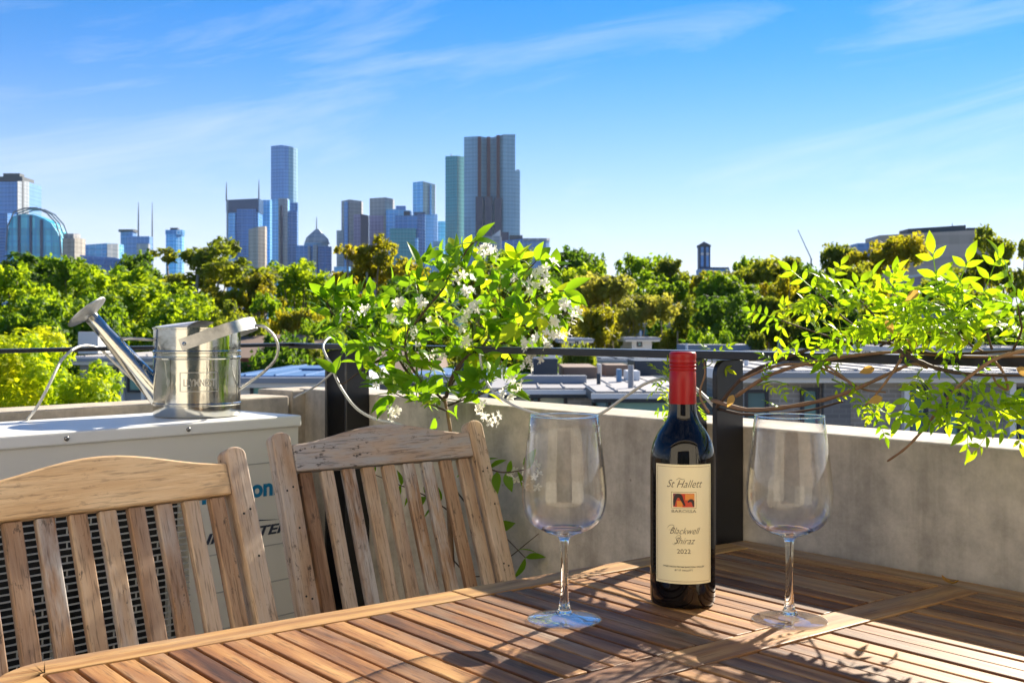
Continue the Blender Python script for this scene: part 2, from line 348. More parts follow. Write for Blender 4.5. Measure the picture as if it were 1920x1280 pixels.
# ------------------------------------------------------------------ steel balustrade
r = empty('railing', COR, 0, 'black steel balustrade of flat handrail on paired plate posts above the parapets', 'railing')
def rl(p): return p - COR
zt, zb = 1.065 - .0315, 1.065 - .044
def flat_bar(name, a, b, n, w_, za, zb_, th=.0125):      # a,b inner edge points, n outward
    q = [a, b, b + n*w_, a + n*w_]
    MB().add([rl(v)+Vector((0,0,0)) for v in [Vector((p.x,p.y,ZF+z-th)) for p, z in zip(q, (za,zb_,zb_,za))] + [Vector((p.x,p.y,ZF+z)) for p, z in zip(q, (za,zb_,zb_,za))]],
             [(3,2,1,0),(4,5,6,7),(0,1,5,4),(1,2,6,5),(2,3,7,6),(3,0,4,7)]).build(name, MAT['black_steel'], r, bevel=.0012, weld=1e-6)
flat_bar('handrail', L2W(2.6, -.034), L2W(-1.43, -.034), dB, .060, zt, zt)
flat_bar('handrail', on_left(tc_-.03, -.030), on_left(-1.2, -.030), LN, .05, zt+.0015, zt-.0155, .0085)
def post(xs, z0=-.1):                           # paired plates set on edge, square to the parapet
    for x in xs:
        pr = [(-.032,z0),(.029,z0),(.029,zb-.0005),(.0,zb-.0005)]
        a0 = 6
        out = [(-.032,z0),(.029,z0),(.029,zb-.0015)] + [(-.032+.022*(1-sin(t)), zb-.0015-.022*(1-cos(t))) for t in [pi/2*k/a0 for k in range(a0+1)]]
        vs_, n = [], len(out)
        for dx_ in (-.005, .005): vs_ += [rl(L2W(x+dx_, y, z)) for y, z in out]
        MB().add(vs_, [tuple(range(n)), tuple(range(2*n-1, n-1, -1))] + [(i, n+i, n+(i+1)%n, (i+1)%n) for i in range(n)]).build('post_plate', MAT['black_steel'], r, weld=1e-6, bevel=.0008, bseg=1)
post((-.004, -.080)); post((-1.145, -1.24)); post((1.25, 1.17))
for tp in (-.5,):
    MB().add([rl(on_left(tp+dx_, o, z)) for dx_ in (-.005,.005) for o, z in ((-.001,.3),(.0+.036,.3),(.036,zb-.014),(-.001,zb-.014))],
         [(0,1,2,3),(7,6,5,4),(0,4,5,1),(1,5,6,2),(2,6,7,3),(3,7,4,0)]).build('post_plate', MAT['black_steel'], r, weld=1e-6)

# ------------------------------------------------------------------ teak table
TH = .74
t = empty('table', O, RZ, 'slatted teak outdoor table in dappled sun carrying the bottle and glasses', 'table')
rng = random.Random(5)
def board(name, x0, x1, y0, y1, mat, dz=0., th=.021, bev=.0016):
    me = MB().box(-(x1-x0)/2, (x1-x0)/2, -(y1-y0)/2, (y1-y0)/2, -th, 0).mesh(name, MAT[mat], bevel=bev)
    return inst(name, me, t, Matrix.Translation(((x0+x1)/2, (y0+y1)/2, TH+dz)))
JV = .543
U0, U1, UB0, UB1, UE = .018, .0625, .379, .4285, .789
def slat(u0, u1, va, vb, dz=0.):
    me = MB().box(-(vb-va)/2, (vb-va)/2, -(u1-u0)/2, (u1-u0)/2, -.024, 0).mesh('slat', MAT['teak'], bevel=.0011)
    M = Matrix.Translation(((u0+u1)/2, -(va+vb)/2, TH+dz)) @ Matrix.Rotation(pi/2, 4, 'Z')
    return inst('slat', me, t, M)
v0 = .0305; pitch = .02955; gap = .0041
for lo, hi in ((v0, JV), (JV, 1.045)):
    n = int(round((hi-lo)/pitch))
    pt = (hi-lo)/n
    for i in range(n):
        a, b = lo + i*pt, lo + (i+1)*pt
        for u0, u1 in ((U1+.0028, UB0-.0028), (UB1+.0028, UE-.0473)):
            slat(u0, u1, a+gap/2, b-gap/2, rng.uniform(-.0009, .0006))
# rails, battens, end rails (two leaves with a joint at JV)
for u0, u1 in ((U0, U1), (UB0, UB1), (UE-.0445, UE)):
    board('rail', u0, u1, -JV+.0008, -.0305, 'teak' if u0 == UB0 else 'teak_edge', .0006)
    if u0 == UB0: board('rail', u0, u1, -1.045, -JV-.0008, 'teak', .0004)
board('end_rail', U0, UE, -.0290, .0135, 'teak_rail', .0002)
# outer rails of the far leaf: straight, then a rounded corner into the far end rail
def rounded_frame():
    Rr = .075; Vend = 1.096; pts_o, pts_i = [], []
    def arc(cu, cv, a0, a1, rad, n=10): return [(cu + rad*cos(a0+(a1-a0)*k/n), cv + rad*sin(a0+(a1-a0)*k/n)) for k in range(n+1)]
    o_ = [(U0, JV+.0008)] + arc(U0+Rr, Vend-Rr, pi, pi/2, Rr) + arc(UE-Rr, Vend-Rr, pi/2, 0, Rr) + [(UE, JV+.0008)]
    i_ = [(U1, JV+.0008)] + arc(U1+.004, 1.0475-.004, pi, pi/2, .004) + arc(UE-.0445-.004, 1.0475-.004, pi/2, 0, .004) + [(UE-.0445, JV+.0008)]
    m = MB(); n = len(o_); 
    for z in (TH, TH-.021):
        for (u, v) in o_: m.v.append((u, -v, z))
        for (u, v) in i_: m.v.append((u, -v, z))
    for k in range(n-1):
        a, b, c, d = k, k+1, n+k+1, n+k
        m.f.append((a,b,c,d)); q = 2*n; m.f.append((q+d,q+c,q+b,q+a)); m.f.append((a,q+a,q+b,b)); m.f.append((d,c,q+c,q+d))
    m.f.append((0,n,3*n,2*n)); m.f.append((n-1,3*n-1,4*n-1,2*n-1))
    m.build('rounded_rail', MAT['teak_edge'], t, weld=1e-6, bevel=.0012)
rounded_frame()
for u in (.1, .4035, .70):                       # bearers under the slats
    MB().box(u-.018, u+.018, -1.03, -.02, TH-.066, TH-.0265).build('bearer', MAT['teak'], t, bevel=.002)
for y0 in (-.06, -1.0):
    MB().box(.07, .735, y0-.015, y0+.015, TH-.108, TH-.068).build('apron', MAT['teak_rail'], t, bevel=.002)
for u in (.085, .715):
    for y in (-.06, -1.0): MB().box(u-.03, u+.03, y-.03, y+.03, .001, TH-.063).build('leg', MAT['weathered_z'], t, bevel=.003)

# ------------------------------------------------------------------ folding chairs
def make_chair(loc, ang, label, top_mat, seed):
    rg = random.Random(seed)
    c = empty('chair', loc, ang, label, 'chair', 'weathered folding chairs behind the table')
    W2, H, LEAN = .206, .89, math.tan(radians(20.2))       # half width between stile centres
    yb = lambda z: -(H - z)*LEAN                            # local y of the back plane at height z (0 at the top)
    ax = Vector((0, LEAN, 1)).normalized(); nrm = Vector((0, 1, -LEAN)).normalized()
    def along(name, x, z0, z1, w_, th, mat, off=0., bev=.0025, rnd=False):
        a = Vector((x, yb(z0), z0)) + nrm*off; ln = (z1 - z0)/ax.z
        if rnd:                                             # board with a rounded top end
            prof = [(-w_/2, 0), (w_/2, 0)] + [(w_/2*cos(k*pi/8), ln - w_*.35 + w_*.35*sin(k*pi/8)) for k in range(9)]
            vs_ = [(px_, s_*th/2, pz) for s_ in (-1, 1) for px_, pz in prof]; n = len(prof)
            m = MB().add(vs_, [tuple(range(n)), tuple(range(2*n-1, n-1, -1))] + [(i, n+i, n+(i+1)%n, (i+1)%n) for i in range(n)])
        else: m = MB().box(-w_/2, w_/2, -th/2, th/2, 0, ln)
        M = Matrix.Translation(a) @ Matrix.Rotation(-atan2(LEAN, 1), 4, 'X')
        return m.build(name, MAT[mat], c, M, bevel=bev, weld=1e-6)
    for s in (-1, 1): along('stile', s*W2, .001, H, .035, .026, 'weathered_z', rnd=True)
    # arched top rail between the stiles
    ln = W2*2 - .036; zb_ = H - .066; n = 16; prof = []
    for k in range(n+1):
        x = -ln/2 + ln*k/n; e = (2*k/n - 1); prof.append((x, .047 + .026*(cos(e*pi)*.5+.5)**.9 - .000))
    a = Vector((0, yb(zb_), zb_)); M = Matrix.Translation(a) @ Matrix.Rotation(-atan2(LEAN, 1), 4, 'X')
    out = [(-ln/2, 0), (ln/2, 0)] + [(x, z) for x, z in reversed(prof)]; m_ = len(out)
    MB().add([(x, y, z) for y in (-.0125, .0125) for x, z in out], [tuple(range(m_)), tuple(range(2*m_-1, m_-1, -1))] + [(i, m_+i, m_+(i+1)%m_, (i+1)%m_) for i in range(m_)]).build('top_rail', MAT[top_mat], c, M, weld=1e-6, bevel=.003)
    zl = .475
    MB().box(-ln/2, ln/2, -.011, .011, -.04, 0).build('lower_rail', MAT['weathered_x'], c, Matrix.Translation((0, yb(zl), zl)) @ Matrix.Rotation(-atan2(LEAN, 1), 4, 'X'), bevel=.002)
    p = ln/9
    for i in range(9): along('back_slat', -ln/2 + p*(i+.5) + rg.uniform(-.001,.001), zl+.001, zb_-.001, .0245, .012, 'weathered_z', rg.uniform(-.001,.001), .002)
    for s in (-1, 1):
        for zp_, xo in ((.80,.006),(.795,-.006),(.735,.005),(.63,-.004),(.625,.006),(.56,0.)):
            MB().lathe([(.0019,0),(.0019,.0004),(0,.0005)], 8).build('nail_hole', MAT['dark_void'], c, Matrix.Translation(Vector((s*W2+xo, yb(zp_), zp_)) - nrm*.0129) @ Matrix.Rotation(pi/2 - atan2(LEAN,1), 4, 'X'))
    for i in range(8):
        y = yb(.44) - .02 - .052*i; MB().box(-W2+.02, W2-.02, -.023, .023, -.018, 0).build('seat_slat', MAT['weathered_x'], c, Matrix.Translation((0, y, .44)), bevel=.002)
    for s in (-1, 1):
        MB().box(s*(W2-.05)-.012, s*(W2-.05)+.012, yb(.44)-.42, yb(.44)+.02, .385, .4205).build('seat_rail', MAT['weathered_x'], c, bevel=.002)
        MB().bar((s*(W2-.028), yb(.44)-.40, .40), (s*(W2-.028), yb(.44)+.14, .0), .018, .034, (1,0,0)).build('leg', MAT['weathered_z'], c, bevel=.002)
    MB().bar((-W2+.036, yb(.44)+.07, .06), (W2-.036, yb(.44)+.07, .06), .02, .024).build('stretcher', MAT['weathered_x'], c, bevel=.002)
    return c
def chair_at(px_r, py_r, d_r, phi, label, mat, seed):
    top = P(px_r, py_r, d_r); ctr = top - Vector((cos(phi), sin(phi), 0))*.206
    make_chair(Vector((ctr.x, ctr.y, ZF)), phi, label, mat, seed)
chair_at(882, 790, 2.19, radians(39.3), 'chair with grey black-speckled arched top rail, nearer the corner post', 'weathered_speck', 3)
chair_at(431, 840, 1.69, radians(46.0), 'chair with smooth honey-coloured arched top rail in front of the air conditioner', 'honey_x', 8)
# ------------------------------------------------------------------ lettering
def text_mesh(body, size, shear=0., extrude=0., bold=0., sx=1.0, spacing=1.0):
    cu = bpy.data.curves.new('lettering', 'FONT'); cu.body = body; cu.size = size; cu.shear = shear; cu.extrude = extrude; cu.offset = bold
    cu.align_x = 'CENTER'; cu.space_character = spacing; cu.resolution_u = 4
    ob = bpy.data.objects.new('lettering', cu); COL.objects.link(ob)
    dg = bpy.context.evaluated_depsgraph_get(); dg.update()
    me = bpy.data.meshes.new_from_object(ob.evaluated_get(dg)); bpy.data.objects.remove(ob); bpy.data.curves.remove(cu)
    for v in me.vertices: v.co.x *= sx
    return me
def wrap(me, R, z0, ang=0.):          # flat text (x, y) -> onto a cylinder facing local -y
    bm = bmesh.new(); bm.from_mesh(me); bmesh.ops.triangulate(bm, faces=bm.faces)
    for v in bm.verts:
        a = -pi/2 + ang + v.co.x/R; rr = R + v.co.z; z = z0 + v.co.y
        v.co = (rr*cos(a), rr*sin(a), z)
    bm.to_mesh(me); bm.free(); return me
def with_mat(me, mat): me.materials.clear(); me.materials.append(mat); return me

# ------------------------------------------------------------------ wine bottle
ZT = ZF + TH + .0012
b = N('wine_glass_dark'); MAT['bottle'] = b.done(b.pbr((.0035,.0028,.0032), .04, 0, None, spec=.45))
plain('capsule_red', (.29,.002,.004), .38, .0, var=.1, vscale=20, spec=.35)
plain('label_paper', (.82,.73,.46), .55, 0, var=.05, vscale=12, bump=.05, bscale=300, bdist=.0003)
plain('label_ink', (.09,.065,.045), .6)
plain('label_gold', (.30,.21,.07), .45)
plain('art_red', (.55,.055,.02), .5); plain('art_orange', (.72,.26,.04), .5); plain('art_black', (.03,.015,.015), .5); plain('art_plum', (.22,.05,.06), .5)
bx, by = .2039, 1.3567
bo = empty('wine_bottle', (bx, by, ZT), atan2(-bx, by) + radians(2), 'tall dark red-wine bottle with red screw cap and cream label on the table', 'bottle')
Rb = .0386
prof = [(.0, .006), (.022, .004), (.030, .0005), (.0345, .0), (.0372, .0015), (.0384, .006), (Rb, .012), (Rb, .172), (.0383, .1765), (.0372, .183), (.0350, .191), (.0315, .199), (.0270, .2065), (.0225, .2125), (.0192, .2175), (.0174, .223), (.0165, .230), (.0158, .240), (.0150, .250), (.0148, .290), (.0, .290)]
MB().lathe(prof, 72).build('glass_body', MAT['bottle'], bo, smooth=True, weld=1e-6, sharp=60)
cp = [(.0162, .2370), (.0163, .2375), (.0159, .262), (.01575, .2745)]
for k in range(3):
    z = .2755 + k*.0042; cp += [(.0151, z), (.0151, z+.0008), (.0161, z+.0016), (.0162, z+.0030), (.0160, z+.0036)]
cp += [(.0156, .2895), (.0158, .2905), (.0161, .2925), (.0161, .2955), (.0155, .2978), (.0140, .2988), (.0, .2990)]
MB().lathe(cp, 48).build('screw_cap', MAT['capsule_red'], bo, smooth=True, weld=1e-6, sharp=50)
def patch(x0, x1, z0, z1, R, seg=24):
    m = MB()
    for k in range(seg+1):
        a = -pi/2 + (x0 + (x1-x0)*k/seg)/R
        for z in (z0, z1): m.v.append((R*cos(a), R*sin(a), z))
    for k in range(seg): m.f.append((2*k, 2*k+2, 2*k+3, 2*k+1))
    return m
HW = .0368; z0, z1 = .030, .1685
lab = patch(-HW, HW, z0, z1, Rb+.0003).build('label_sheet', MAT['label_paper'], bo, smooth=True); tag(lab, 'cream paper label with script lettering')
R1 = Rb + .0005
for q in ((-.0345,.0345,.1655,.1659),(-.0345,.0345,.0326,.0330),(-.0345,-.0341,.0330,.1655),(.0341,.0345,.0330,.1655)):
    patch(*q, R1).build('label_border', MAT['label_gold'], lab)
for body, size, sh, z, sx, mt, bold in (('St Hallett', .0128, .45, .1420, .86, 'label_ink', -.0001), ('BAROSSA', .0048, 0, .1128, 1.45, 'label_ink', 0.), ('Blackwell', .0110, .5, .0880, .84, 'label_ink', -.0001), ('Shiraz', .0110, .5, .0765, .88, 'label_ink', -.0001), ('2022', .0074, .0, .0655, 1.1, 'label_ink', 0.), ('VINEYARDS FROM BAROSSA VALLEY', .0026, 0, .0490, 1.2, 'label_ink', .00005), ('BY ST HALLETT', .0026, 0, .0452, 1.2, 'label_ink', .00005)):
    inst('lettering', with_mat(wrap(text_mesh(body, size, sh, 0, bold, sx), R1, z), MAT[mt]), lab)
def stroke(pts, w_, z_, R, mat, name='flourish'):
    pth = smooth_path([Vector((x, y, 0)) for x, y in pts], 6); m = MB()
    for i, p in enumerate(pth):
        tg = (pth[min(i+1,len(pth)-1)] - pth[max(i-1,0)]).normalized(); nn = Vector((-tg.y, tg.x, 0)); ww = w_*(.35 + .65*sin(pi*i/(len(pth)-1)))
        for s in (-1, 1):
            q = p + nn*ww*s/2; a = -pi/2 + q.x/R; m.v.append((R*cos(a), R*sin(a), z_ + q.y))
    for i in range(len(pth)-1): m.f.append((2*i, 2*i+1, 2*i+3, 2*i+2))
    return m.build(name, MAT[mat], lab)
stroke([(-.009,.009),(-.0055,.0108),(-.002,.0096),(.0008,.0104)], .0006, .1418, R1, 'label_ink')
stroke([(-.0195,.006),(-.017,.0095),(-.012,.0098),(-.0125,.0055),(-.0175,.0042)], .0005, .0880, R1, 'label_ink')
stroke([(-.010,.006),(-.0075,.0095),(-.0035,.0092),(-.0070,.0040),(-.0105,-.001),(-.0135,.0002)], .0005, .0765, R1, 'label_ink')
# small framed picture: warm abstract colour field with two dark curved shapes
patch(-.0148, .0148, .1176, .1368, R1+.00005).build('picture_border', MAT['label_gold'], lab)
patch(-.0143, .0143, .1181, .1363, R1+.0001).build('picture_mount', MAT['label_paper'], lab)
patch(-.0125, .0125, .1192, .1350, R1+.0002).build('picture', MAT['art_red'], lab)
for q, mt in (((-.0125,-.004,.1315,.1350),'art_plum'), ((.0015,.0125,.1275,.1345),'art_orange'), ((-.008,-.0015,.1192,.1265),'art_orange')):
    patch(*q, R1+.0003).build('picture_patch', MAT[mt], lab)
stroke([(-.0112,-.006),(-.0108,.000),(-.0085,.0052),(-.0045,.0058),(-.0022,.0015),(.0012,-.0055)], .0048, .1265, R1+.0004, 'art_black', 'picture_shape')
stroke([(.0045,-.0015),(.0075,.0006),(.0104,-.0008),(.0112,-.0066)], .0036, .1265, R1+.0004, 'art_black', 'picture_shape')

# ------------------------------------------------------------------ wine glasses
def thin_glass(name, tint, base=.018):
    b = N(name); lw = b.n('LayerWeight', {'Blend': .5}); f5 = b.math('POWER', lw.outputs['Facing'], 3.0)
    fac = b.rng(f5, 0, 1, base, .95); tf = b.rng(b.math('POWER', lw.outputs['Facing'], 7.0), 0, 1, 0, .75)
    tr = b.n('BsdfTransparent', {'Color': b.mix(tf, tint, (.42,.44,.43))}); gl = b.n('BsdfGlossy', {'Color': (1,1,1,1), 'Roughness': .02})
    MAT[name] = b.done(b.n('MixShader', {0: fac, 1: tr, 2: gl}))
thin_glass('glass_thin', (.996,.997,.996)); thin_glass('glass_foot', (.992,.994,.992), .03)
b = N('glass_solid'); MAT['glass_solid'] = b.done(b.n('BsdfGlass', {'Color': (.99,1,.995,1), 'Roughness': 0., 'IOR': 1.48}))
def wine_glass(x, y, label, s=1.0):
    g = empty('wine_glass', (x, y, ZT), 0, label, 'glass', 'empty stemmed wine glasses on the table')
    outer = [(.0262,.1012),(.0335,.1050),(.0390,.1100),(.0432,.1165),(.0458,.1240),(.0472,.1320),(.0477,.1400),(.0475,.1490),(.0464,.1600),(.0449,.1750),(.0428,.1920),(.0405,.2100),(.0384,.2283)]
    inner = [(r_-.0011-.0006*max(0, 1-i/5), z_+.0010*max(0, 1-i/5)) for i, (r_, z_) in enumerate(outer)]
    MB().lathe(outer + [(.0382,.2284),(.0375,.2284)] + list(reversed(inner)), 96).build('bowl', MAT['glass_thin'], g, smooth=True)
    MB().lathe([(.0380+.0009*cos(k*pi/4), .2290+.0009*sin(k*pi/4)) for k in range(9)], 96).build('rim', MAT['glass_solid'], g, smooth=True, weld=1e-6)
    # thick bowl bottom, stem: solid refracting glass
    st = [(.0, .0075),(.0095,.0078),(.0078,.0105),(.0062,.0145),(.0052,.0210),(.0045,.0320),(.0042,.0480),(.0042,.0650),(.0045,.0800),(.0052,.0885),(.0068,.0925),(.0110,.0950),(.0190,.0978),(.0262,.1011),(.0250,.1026),(.0190,.1006),(.0110,.0990),(.0,.0984)]
    MB().lathe(st, 64).build('stem', MAT['glass_solid'], g, smooth=True, weld=1e-6)
    ft = [(.0,.0072),(.0092,.0074),(.0130,.0060),(.0200,.0042),(.0300,.0030),(.0400,.0022),(.0417,.0016),(.0419,.0009),(.0412,.0003),(.0390,.0002),(.0,.0010)]
    MB().lathe(ft, 96).build('foot', MAT['glass_foot'], g, smooth=True, weld=1e-6, sharp=70)
wine_glass(.0587, 1.2743, 'empty wine glass left of the bottle, nearer the chairs')
wine_glass(.3101, 1.2696, 'empty wine glass right of the bottle, in front of the shaded parapet')

# fallen dry leaf by the parapet
m = MB(); n = 8
for k in range(n+1):
    u_ = k/n; wv = .0045*sin(pi*u_)**.8 + .0002
    for s in (-1, 0, 1): m.v.append((s*wv, .032*(u_-.5), .0025 + .006*(2*u_-1)**2 + (.002 if s else 0)))
for k in range(n):
    for s in (0, 1): q = 3*k+s; m.f.append((q, q+1, q+4, q+3))
dl = m.build('fallen_leaf', MAT['old_leaf'], smooth=True); dl.location = L2W(.39, -.03, TH); dl.rotation_euler = (0, 0, RZ+1.2)
dl.location.z = ZF + TH + .0015
tag(dl, 'small curled brown dry leaf lying on the table by the parapet', 'leaf')

# ------------------------------------------------------------------ air conditioner
AA = atan2(.755, .656); ax_ = Vector((cos(AA), sin(AA), 0)); ay_ = Vector((-sin(AA), cos(AA), 0))
WAC, DAC, HAC = .86, .30, 1.065 - .18
fr = P(560, 620, 2.43); fr.z = ZF; ao = fr - ax_*WAC
ac = empty('air_conditioner', ao, AA, 'beige outdoor air-conditioner unit with slotted fan grille carrying the watering can', 'air conditioner')
for x in (.12, .74): MB().box(x-.03, x+.03, .02, DAC-.02, 0, .05).build('foot', MAT['dark_void'], ac, bevel=.004)
gx0, gx1, gz0, gz1 = .045, .592, .14, HAC-.105
sh = MB()                                                # shell, open where the fan sits
sh.box(0, WAC, .045, DAC, .05, HAC-.024)
for q in ((0, gx0, .05, HAC-.024), (gx1, WAC, .05, HAC-.024), (gx0, gx1, .05, gz0), (gx0, gx1, gz1, HAC-.024)):
    sh.box(q[0], q[1], .002, .045, q[2], q[3])
sh.build('cabinet', MAT['ac_paint'], ac)
MB().box(gx0+.002, gx1-.002, .040, .0445, gz0+.002, gz1-.002).build('fan_recess', MAT['dark_void'], ac)
gr = MB(); nz = int((gz1-gz0)/.0126)
for k in range(nz+1):
    z = gz0 + .006 + k*.0126
    e = (z - (gz0+gz1)/2)/((gz1-gz0)/2); bow = .03*(1 - e*e)
    gr.box(gx0-.004, gx1-.030+bow, -.006, -.0035, z-.0014, z+.0014)
for k in range(12):
    x = gx0 + .02 + k*.0455
    for j in range(0, nz, 2):
        z = gz0 + .006 + (j + (k % 2))*.0126; gr.box(x-.0011, x+.0011, -.0034, -.001, z, z+.0126)
for x in (gx0+.03, gx0+.27, gx1-.045): gr.box(x-.003, x+.003, -.001, .010, gz0-.004, gz1+.004)
tag(gr.build('fan_grille', MAT['grille_wire'], ac), kind='stuff')
fan = MB()                                              # three-blade fan behind the grille
for k in range(3):
    a0 = k*2*pi/3
    q = []
    for i in range(7):
        a = a0 + i*.16
        q += [(.055*cos(a), .030 - .002*i, .055*sin(a)), (.22*cos(a+.25), .034 - .004*i, .22*sin(a+.25))]
    fan.add(q, [(2*i, 2*i+1, 2*i+3, 2*i+2) for i in range(6)])
fan.tube([(0,.0385,0),(0,.012,0)], .06, 24)
fan.build('fan', MAT['dark_void'], ac, Matrix.Translation(((gx0+gx1)/2, 0, (gz0+gz1)/2)))
MB().box(-.006, WAC+.004, -.006, DAC+.004, HAC-.024, HAC).build('lid', MAT['ac_lid'], ac, bevel=.004, bseg=3)
for z in (HAC-.095, HAC-.268, HAC-.345, HAC-.42, HAC-.50):
    MB().box(gx1+.02, WAC-.0005, .0008, .0022, z-.0012, z+.0012).build('panel_seam', MAT['print_dark'] if 0 else MAT['grille_wire'], ac)
for x in (.335, .585, .07):
    MB().lathe([(.0,.0),(.0045,.0),(.0045,.0022),(.003,.0034),(.0,.0036)], 16).build('screw', MAT['screw_metal'], ac, Matrix.Translation((x, -.006, HAC-.0125)) @ Matrix.Rotation(pi/2, 4, 'X'), smooth=True, weld=1e-6)
def ac_text(body, size, x, z, mat, sx=1., shear=0., bold=0.):
    inst('lettering', with_mat(text_mesh(body, size, shear, .0003, bold, sx), MAT[mat]), ac, Matrix.Translation((x, .0012, z)) @ Matrix.Rotation(pi/2, 4, 'X'))
ac_text('Panasonic', .050, .724, HAC-.1625, 'print_blue', 1.06, 0, .0018)
ac_text('INVERTER', .028, .728, HAC-.2445, 'print_dark', 1.62, .3, .0008)
MB().add([(.69,0,0),(.76,0,.004),(.815,0,.001),(.76,0,.0065)], [(0,1,2,3)]).build('swoosh', MAT['print_dark'], ac, Matrix.Translation((0, .0012, HAC-.218)))

# ------------------------------------------------------------------ watering can
cd = 2.41; ctr = P(370, 620, cd); zac = ZF + HAC
can = empty('watering_can', (ctr.x, ctr.y, zac+.0006), radians(2), 'small galvanised watering can standing on the air conditioner', 'watering can')
RC, HC = .0895, .186
pr = [(.0,.004),(RC-.004,.004),(RC-.004,.0),(RC,.0015),(RC+.001,.006),(RC+.001,.024),(RC+.0022,.0255),(RC+.0022,.028),(RC,.030),(RC,.120),(RC+.002,.122),(RC+.002,.1245),(RC,.1265),(RC,.1325),(RC+.002,.1345),(RC+.002,.137),(RC,.139),(RC,HC-.004),(RC+.0022,HC-.003),(RC+.0022,HC),(RC-.0006,HC),(RC-.0014,.139),(RC-.0014,.006),(.0,.006)]
MB().lathe(pr, 72).build('body', MAT['galvanised'], can, smooth=True, weld=1e-6, sharp=35)
hd = MB(); n = 24; m_ = 8                                # half cover over the front of the opening
for i in range(n+1):
    a = pi/2 + pi*i/n
    for j in range(m_+1):
        f_ = j/m_; x = RC*cos(a)*f_ + .016*(1-f_); y = RC*sin(a)*(f_*.04+.95); hd.v.append((x, y, HC + .0012 + .014*(1-f_)**.8*(1-.25*sin(a)**2)))
for i in range(n):
    for j in range(m_): q = i*(m_+1)+j; hd.f.append((q, q+1, q+m_+2, q+m_+1))
plain('zinc_skylit', (.72,.73,.74), .45, .25, var=.1, vscale=25)  # pale colour stands in for sky reflected on the half cover
hd.build('half_cover', MAT['zinc_skylit'], can, smooth=True)
sp0, sp1 = Vector((-.076, 0, .040)), Vector((-.222, 0, .208))
MB().tube([sp0, sp0.lerp(sp1, .5), sp1], [.0255, .0195, .0125], 24).build('spout', MAT['galvanised'], can, smooth=True, sharp=50)
sd = (sp1 - sp0).normalized(); q_ = sd.to_track_quat('Z', 'Y')
col_ = MB().lathe([(.0138,-.055),(.0150,-.054),(.0150,-.002),(.0138,0)], 28); col_.build('spout_sleeve', MAT['galvanised'], can, Matrix.Translation(sp1) @ q_.to_matrix().to_4x4(), smooth=True, sharp=50)
rose = MB().lathe([(.0118,-.004),(.0140,.001),(.024,.0060),(.038,.0100),(.0455,.0125),(.0468,.0134),(.0468,.0154),(.0450,.0162),(.025,.0185),(.0,.0192)], 48).build('rose', MAT['galvanised_dull'], can, Matrix.Translation(sp1) @ q_.to_matrix().to_4x4(), smooth=True, weld=1e-6, sharp=60)
MB().tube([(-RC+.002, 0, .160), (-.140, 0, .163), (-.168, 0, .162)], .0034, 10).build('brace', MAT['galvanised_dull'], can, smooth=True)
# carrying strap: flat band hinged on both sides, lying back to the right
cp_ = [(-.012,-.0935,.150),(.04,-.0945,.168),(.085,-.088,.184),(.108,-.062,.192),(.117,-.03,.1955),(.119,0,.1962),(.117,.03,.1955),(.108,.062,.192),(.085,.088,.184),(.04,.0945,.168),(-.012,.0935,.150)]
path = smooth_path(cp_, 5); up_ = Vector((-.34, 0, .94)); m = MB()
for i, p in enumerate(path):
    tg = (path[min(i+1,len(path)-1)] - path[max(i-1,0)]).normalized(); nn = tg.cross(up_).normalized(); uu = nn.cross(tg)
    for a, b_ in ((-.0125,-.0008),(.0125,-.0008),(.0125,.0008),(-.0125,.0008)): m.v.append(tuple(p + uu*a + nn*b_))
for i in range(len(path)-1):
    for k in range(4): m.f.append((4*i+k, 4*i+(k+1)%4, 4*i+4+(k+1)%4, 4*i+4+k))
m.f += [(3,2,1,0), tuple(4*(len(path)-1)+k for k in range(4))]
m.build('carrying_strap', MAT['galvanised_dull'], can, smooth=True, weld=1e-6, sharp=40)
for s in (-1, 1): MB().lathe([(.0045,0),(.004,.0018),(.0,.0028)], 14).build('rivet', MAT['galvanised'], can, Matrix.Translation((-.004, s*.0945, .153)) @ Matrix.Rotation(s*-pi/2, 4, 'X'), smooth=True)
hp = [(.119,0,.190),(.140,0,.188),(.160,0,.170),(.170,0,.145),(.164,0,.118),(.140,0,.092),(.110,0,.070),(.0905,0,.056)]
MB().tube(smooth_path(hp, 6), .0032, 10).build('rear_handle', MAT['galvanised_dull'], can, smooth=True)
# raised name panel
def strip(x0, x1, za, zb_, name='panel_rib'):
    R_ = RC + .0009; m = MB()
    for k in range(9):
        a = -pi/2 + (x0 + (x1-x0)*k/8)/R_
        for z in (za, zb_): m.v.append((R_*cos(a), R_*sin(a), z))
    for k in range(8): m.f.append((2*k, 2*k+2, 2*k+3, 2*k+1))
    m.build(name, MAT['galvanised_dull'], can, Matrix.Rotation(radians(16), 4, 'Z'), smooth=True)
for q in ((-.040,.040,.093,.0945),(-.040,.040,.0545,.056),(-.040,-.0385,.056,.093),(.0385,.040,.056,.093)): strip(*q)
inst('lettering', with_mat(wrap(text_mesh('LLYMNEST', .021, 0, .0009, .0002, .66), RC+.0003, .066), MAT['galvanised_dull']), can, Matrix.Rotation(radians(16), 4, 'Z'))
